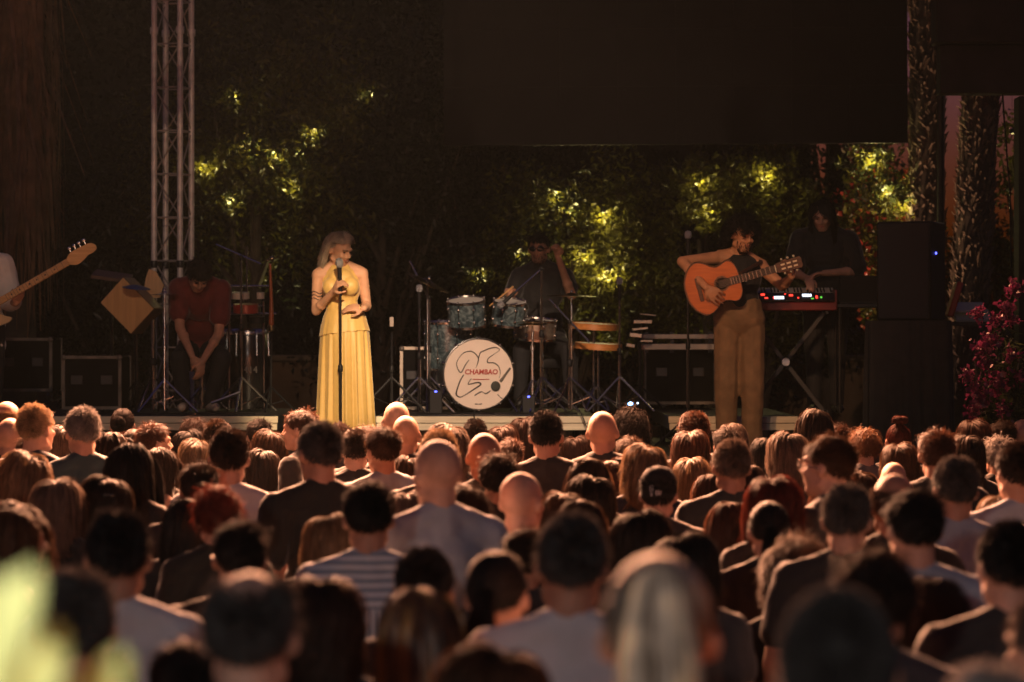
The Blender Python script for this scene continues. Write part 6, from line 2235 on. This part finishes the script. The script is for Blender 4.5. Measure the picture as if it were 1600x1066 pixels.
# ---- where everybody stands: distance from head size, then people are moved apart along their line of sight
pr = random.Random(21)
pos = []
for q in CROWD:
    s = q[2] / STW[q[3]]
    top = q[1] - 533
    s = (s * .92) ** .72 * (top / (.46 if q[6] in 'ft' else .36)) ** .28
    lo, hi = 2.1 - 1.97, 2.1 - 1.48
    s = min(max(s, top / hi), top / lo)
    pos.append(FPX / s)
pos = np.array(pos)
ang = np.array([(q[0] - 800) / FPX for q in CROWD])
tops = np.array([q[1] - 533 for q in CROWD]) / FPX
dmin, dmax = (2.1 - 1.98) / tops, (2.1 - 1.45) / tops
for it in range(300):
    moved = False
    X = ang * pos
    for i in range(len(pos)):
        for j in range(i):
            dx, dy = X[i] - X[j], pos[i] - pos[j]
            need = 0.25
            if abs(dx) < .40 and abs(dy) < need * math.sqrt(max(0, 1 - (dx / .40) ** 2)):
                # the one whose head shows lower stands nearer
                sgn_ = 1 if (dy > 0 or (dy == 0 and tops[i] < tops[j])) else -1
                pos[i] = np.clip(pos[i] + sgn_ * .02, dmin[i], dmax[i])
                pos[j] = np.clip(pos[j] - sgn_ * .02, dmin[j], dmax[j])
                moved = True
    pos = np.minimum(pos, 18.2)
    if not moved:
        break

# ---- people glimpsed in the gaps between the ones above
fr_ = random.Random(77)
DESC = {'bob': 'bob', 'long': 'long hair', 'short': 'short hair', 'crop': 'cropped hair', 'messy': 'tousled hair', 'wavy': 'waves', 'longwavy': 'long waves', 'bun': 'low knot', 'curly': 'curls'}
CNAME = {'blk': 'black', 'dbr': 'dark brown', 'br': 'brown', 'aub': 'auburn', 'grz': 'grizzled', 'dbl': 'dark blonde', 'gb': 'grey-brown'}
MAIN = len(CROWD)
allp = [(ang[i] * pos[i], pos[i], CROWD[i][0], CROWD[i][1], CROWD[i][2]) for i in range(MAIN)]
posl, angl = list(pos), list(ang)
used = set()
y_ = 8.6
while y_ < 17.6:
    x_ = -.19 * y_ - .2
    while x_ < .19 * y_ + .2:
        X_, Y_ = x_ + fr_.uniform(-.12, .12), y_ + fr_.uniform(-.12, .12)
        x_ += .17
        stl = fr_.choice(['bob', 'short', 'crop', 'long', 'messy', 'wavy', 'longwavy', 'bob', 'crop', 'short', 'bun', 'curly'])
        fem = stl in ('bob', 'long', 'wavy', 'longwavy', 'bun', 'curly')
        h_ = fr_.gauss(1.63, .04) if fem else fr_.gauss(1.72, .05)
        s_ = FPX / Y_
        px_, ty_, w_ = 800 + X_ * s_, 533 + (2.1 - h_) * s_, STW[stl] * s_
        if any(((X_ - a_[0]) / .31) ** 2 + ((Y_ - a_[1]) / .22) ** 2 < 1 for a_ in allp) or ty_ < 652:
            continue
        if any(a_[1] > Y_ and abs(px_ - a_[2]) < (w_ + a_[4]) * (.5 if (k_ < MAIN and CROWD[k_][5] not in (BK, GR)) else .31 if Y_ > 12 else .40) and ty_ < a_[3] + a_[4] * (1.9 if (k_ < MAIN and CROWD[k_][5] not in (BK, GR)) else .72 if Y_ > 12 else 1.0) for k_, a_ in enumerate(allp)):
            continue
        if any(a_[1] < Y_ and abs(px_ - a_[2]) < a_[4] * .45 and ty_ > a_[3] - .15 * w_ for a_ in allp):
            continue
        hc_ = fr_.choice(['blk', 'dbr', 'dbr', 'br', 'br', 'grz', 'gb', 'dbl', 'aub'])
        j_ = min(range(MAIN), key=lambda k: ((allp[k][2] - px_) / 1.0) ** 2 + (allp[k][3] - ty_) ** 2)
        ref = CROWD[j_][8].split(' in the ')[0].split(' below ')[0].split(' behind ')[0].split(' right of ')[0].split(' left of ')[0].split(' at the ')[0].split(' beside ')[0].split(' between ')[0].split(' with her ')[0].split(' looking ')[0].split(' just ')[0]
        rel = ('just left of' if px_ < allp[j_][2] - 14 else 'just right of' if px_ > allp[j_][2] + 14 else 'right behind' if Y_ > allp[j_][1] else 'right in front of')
        lb_ = ('person with %s %s %s the %s' % (CNAME[hc_], DESC[stl], rel, ref))
        if lb_ in used or len(lb_.split()) > 16:
            continue
        used.add(lb_)
        allp.append((X_, Y_, px_, ty_, w_))
        CROWD.append((px_, ty_, w_, stl, hc_, BK if fr_.random() < .8 else GR, 'f' if fem else 'm', fr_.uniform(-20, 20), lb_))
        posl.append(Y_); angl.append(X_ / Y_)
    y_ += .2
pos, ang = np.array(posl), np.array(angl)
print('AUDIENCE', MAIN, len(CROWD))

M_STREAK = streak_mat('hair_golden_streaks', (.05, .024, .012), (.12, .055, .02), (.42, .22, .06))
M_STREAKG = streak_mat('hair_grey_streaks', (.26, .20, .15), (.50, .40, .30), (.85, .64, .42))
GLASS = mat('spectacle_frame', (.5, .45, .4), .25, .8)
cap_print = mat('cap_print', (.62, .66, .68), .6)

for i, (px, py, w, stl, hc, sc_, cut, yaw, lb) in enumerate(CROWD):
    d = pos[i]
    h = 2.1 - (py - 533) / FPX * d
    sc = h / (1.747 + STH[stl])
    sc = min(max(sc, .86), 1.13)
    fem = cut in 'ft'
    key = 'f' if fem else 'm'
    base = thing('person', lb, 'person', (ang[i] * d, d, h - sc * (1.747 + STH[stl])), math.pi + R(yaw) + (pr.choice([1, 1, 2.6]) * pr.uniform(-.2, .2) if py < 860 else pr.uniform(-.1, .1)), group='people in the audience')
    base.location.z = max(-.12, min(.16, base.location.z))
    base.scale = (sc, sc, sc)
    base.rotation_euler.x = pr.uniform(-.02, .03)
    base.rotation_euler.y = pr.uniform(-.03, .03)
    base.location.x += 1.6 * math.sin(base.rotation_euler.y) * -math.cos(base.rotation_euler.z)
    skin = SKINS[pr.randrange(4)]
    J = JF if fem else JM
    link('body', CB[key], None, base, skin)
    col = sc_
    so = link('shirt', CS[cut], None, base, (.4, .45, .5) if sc_ == 'stripe' else sc_)
    if sc_ == 'stripe':
        so.data = CS[cut].copy()
        so.data.materials.clear(); so.data.materials.append(stripe_mat())
    if sc_ == BK:
        v_ = pr.uniform(.008, .03)
        so.color = (v_ * pr.uniform(.8, 1.3), v_, v_ * pr.uniform(.8, 1.2), 1)
    link('trousers', CT[key], None, base, pr.choice([(.02, .02, .025), (.03, .04, .07), (.06, .05, .04)]))
    link('shoes', CSH[key], None, base, pr.choice([(.02, .02, .02), (.3, .3, .3), (.08, .05, .03)]))
    HM = J['headM']
    if stl == 'cap':
        ho = link('hair', hair('crop', 0), M_HAIR, base, HC['blk'], HM)
        M = HM
        prof = [(.099, -.035), (.1005, -.02), (.099, .02), (.09, .06), (.07, .086), (.04, .1), (.008, .105)]
        mb = MB()
        rings = []
        for r_0, z_ in prof:
            rings.append([M @ (CRC + Vector((r_0 * .83 * math.cos(2 * math.pi * k / 28), r_0 * 1.03 * math.sin(2 * math.pi * k / 28), z_ + .006))) for k in range(28)])
        mb.rings(rings, cap=False)
        mb.ell(M @ (CRC + Vector((0, 0, .112))), (.008, .008, .005))
        bt = [M @ (CRC + Vector((.07 * math.cos(a_), -.06 - .10 * abs(math.sin(a_)), -.02 - .012 * math.cos(a_) ** 2))) for a_ in [math.pi * k / 12 for k in range(13)]]
        nb = len(bt)
        mb.add(bt + [p + Vector((0, 0, .006)) for p in bt], [tuple(range(nb)), tuple(range(2 * nb - 1, nb - 1, -1))] + [(k, k + 1, k + 1 + nb, k + nb) for k in range(nb - 1)])
        cp = mb.build('cap', mat('cap_cloth', (.008, .008, .009), .85), base, color=None)
        # white lettering embroidered on the back of the cap
        te = MB()
        def onback(x, z):
            yy = 1.03 * .0985 * math.sqrt(max(0, 1 - (x / .083) ** 2)) * (1 - max(0, z) * 1.5)
            return M @ (CRC + Vector((x, yy + .003, z)))
        D_ = [(-.020, -.028), (-.026, .012), (-.018, .02), (-.012, .014), (-.016, -.022), (-.020, -.028)]
        te.path([onback(-x - .002, z + .006) for x, z in D_], .0022, 5)
        te.path([onback(-x, z) for x, z in [(.006, .004), (.004, -.014), (.009, -.018), (.014, -.012), (.016, .004)]][::1], .0022, 5)
        te.path([onback(-x, z) for x, z in [(.016, .004), (.018, -.014), (.023, -.016), (.027, .002)]], .0022, 5)
        te.build('cap_lettering', cap_print, cp)
    elif stl != 'bald':
        me_ = hair(stl, i % 2)
        if hc in ('streak', 'streakgrey'):
            me_ = me_.copy()
            me_.materials.clear()
            ho = link('hair', me_, M_STREAK if hc == 'streak' else M_STREAKG, base, (.2, .2, .2), HM)
        else:
            c_ = HC[hc]
            j_ = pr.uniform(.8, 1.25)
            ho = link('hair', me_, M_HAIR, base, tuple(v * j_ for v in c_), HM)
            if stl in ('bob', 'long') and pr.random() < .5:
                ho.scale = (-1, 1, 1)
    if 'glasses' in lb or 'sunglasses' in lb:
        mb = MB()
        for s in (-1, 1):
            mb.path([HM @ Vector((s * .084, .02, .0)), HM @ Vector((s * .083, -.06, .012)), HM @ Vector((s * .062, -.098, .014))], .0022, 5)
            mb.path([HM @ Vector((s * (.034 + .026 * math.cos(a_)), -.108 + .012 * abs(math.cos(a_)) * (1 if s * math.cos(a_) * s > 0 else .2), .012 + .02 * math.sin(a_))) for a_ in [2 * math.pi * k / 12 for k in range(12)]], .002, 5, closed=True)
        mb.tube(HM @ Vector((-.009, -.11, .014)), HM @ Vector((.009, -.11, .014)), .002, n=5)
        mb.build('glasses', GLASS, base)
    if 'earring' in lb:
        MB().ell(HM @ Vector((.086, .012, -.045)), (.006, .006, .006)).build('earring', mat('pearl', (.7, .68, .6), .2), base)
    if 'clip' in lb:
        mb = MB()
        mb.path([HM @ Vector((-.10, .075, .05)), HM @ Vector((-.085, .105, .055)), HM @ Vector((-.06, .125, .055))], .004, 6)
        mb.build('hair_clip', mat('clip_metal', (.7, .62, .4), .25, .8), base)

# ---- the plant just in front of the camera
fp = thing('foreground_plant', 'plant with bright yellow-green leaf blades close to the camera', 'plant', (P(-10, 0, 1.9).x, 1.9, 0))
M_BLADE = mat('leaf_blade', (0.58, 0.62, 0.27), .45, var=.2, vscale=5, trans=.3)


def blade(p0, p1, w, parent):
    p0, p1 = Vector(p0), Vector(p1)
    mb = MB()
    n = 14
    d = (p1 - p0)
    s = d.cross(Vector((0, 1, 0))).normalized()
    nn = s.cross(d).normalized()
    rows = []
    for k in range(n + 1):
        f = k / n
        c = p0 + d * f + nn * (.05 * math.sin(f * 2.6) * d.length) * 0.5
        ww = w * (math.sin(math.pi * min(1, f * .82 + .16)) ** .7) * (1 if f < .97 else .35)
        rows.append([c - s * ww / 2 + nn * ww * .12, c, c + s * ww / 2 + nn * ww * .12])
    vs = [p for r0 in rows for p in r0]
    vs2 = [p + nn * -.0012 for p in vs]
    fs = []
    for k in range(n):
        for j in range(2):
            a0 = k * 3 + j
            fs.append((a0, a0 + 1, a0 + 4, a0 + 3))
    N = len(vs)
    fs += [tuple(N + q_ for q_ in f[::-1]) for f in fs]
    edge = [k * 3 for k in range(n + 1)] + [n * 3 + 1] + [k * 3 + 2 for k in range(n, -1, -1)] + [1]
    for k in range(len(edge)):
        a0, b0 = edge[k], edge[(k + 1) % len(edge)]
        fs.append((a0, b0, b0 + N, a0 + N))
    mb.add(vs + vs2, fs)
    return mb.build('leaf', M_BLADE, parent, smooth=60)


o0 = Vector(fp.location)
_lp = Vector((-0.95, 0.75, 1.25))  # unseen spotlight added so the foreground leaves come out bright
_lt = thing('garden_spotlight', 'small spotlight on a spike added to brighten the foreground plant', 'lamp', _lp, group='garden spotlights in the planting')
MB().lathe([(0.02, -0.14), (0.045, -0.12), (0.05, 0.02), (0.047, 0.02), (0.04, -0.08), (0.01, -0.09)], (0, 0, 0), (.55, 1.0, .45), n=14, cap=False).build('housing', M_BLACKMETAL, _lt)
MB().tube((0, 0, -.08), (0, 0, -1.25), 0.012, n=6).build('spike', M_BLACKMETAL, _lt)
spot('plant_fill_bulb', _lp, P(40, 960, 1.9), 330, (1.0, .97, .85), 40, .6, .05)
for (a0, a1, w_, yy) in [((-70, 1130), (52, 885), .040, 1.9), ((-20, 1210), (92, 980), .038, 1.95), ((70, 1230), (192, 1018), .036, 2.0), ((-120, 1030), (10, 905), .035, 1.8)]:
    blade(P(*a0, yy) - o0, P(*a1, yy + .04) - o0, w_, fp)
mb = MB()
for a0 in ((-70, 1130), (-20, 1230), (60, 1260), (-120, 1030)):
    q0 = P(*a0, 1.9) - o0
    mb.path([(0, 0, 0), (q0.x * .4, q0.y * .4, q0.z * .6), q0 + Vector((0, .02, .01))], [.012, .009, .005], 6)
mb.build('stems', M_BARK, fp)
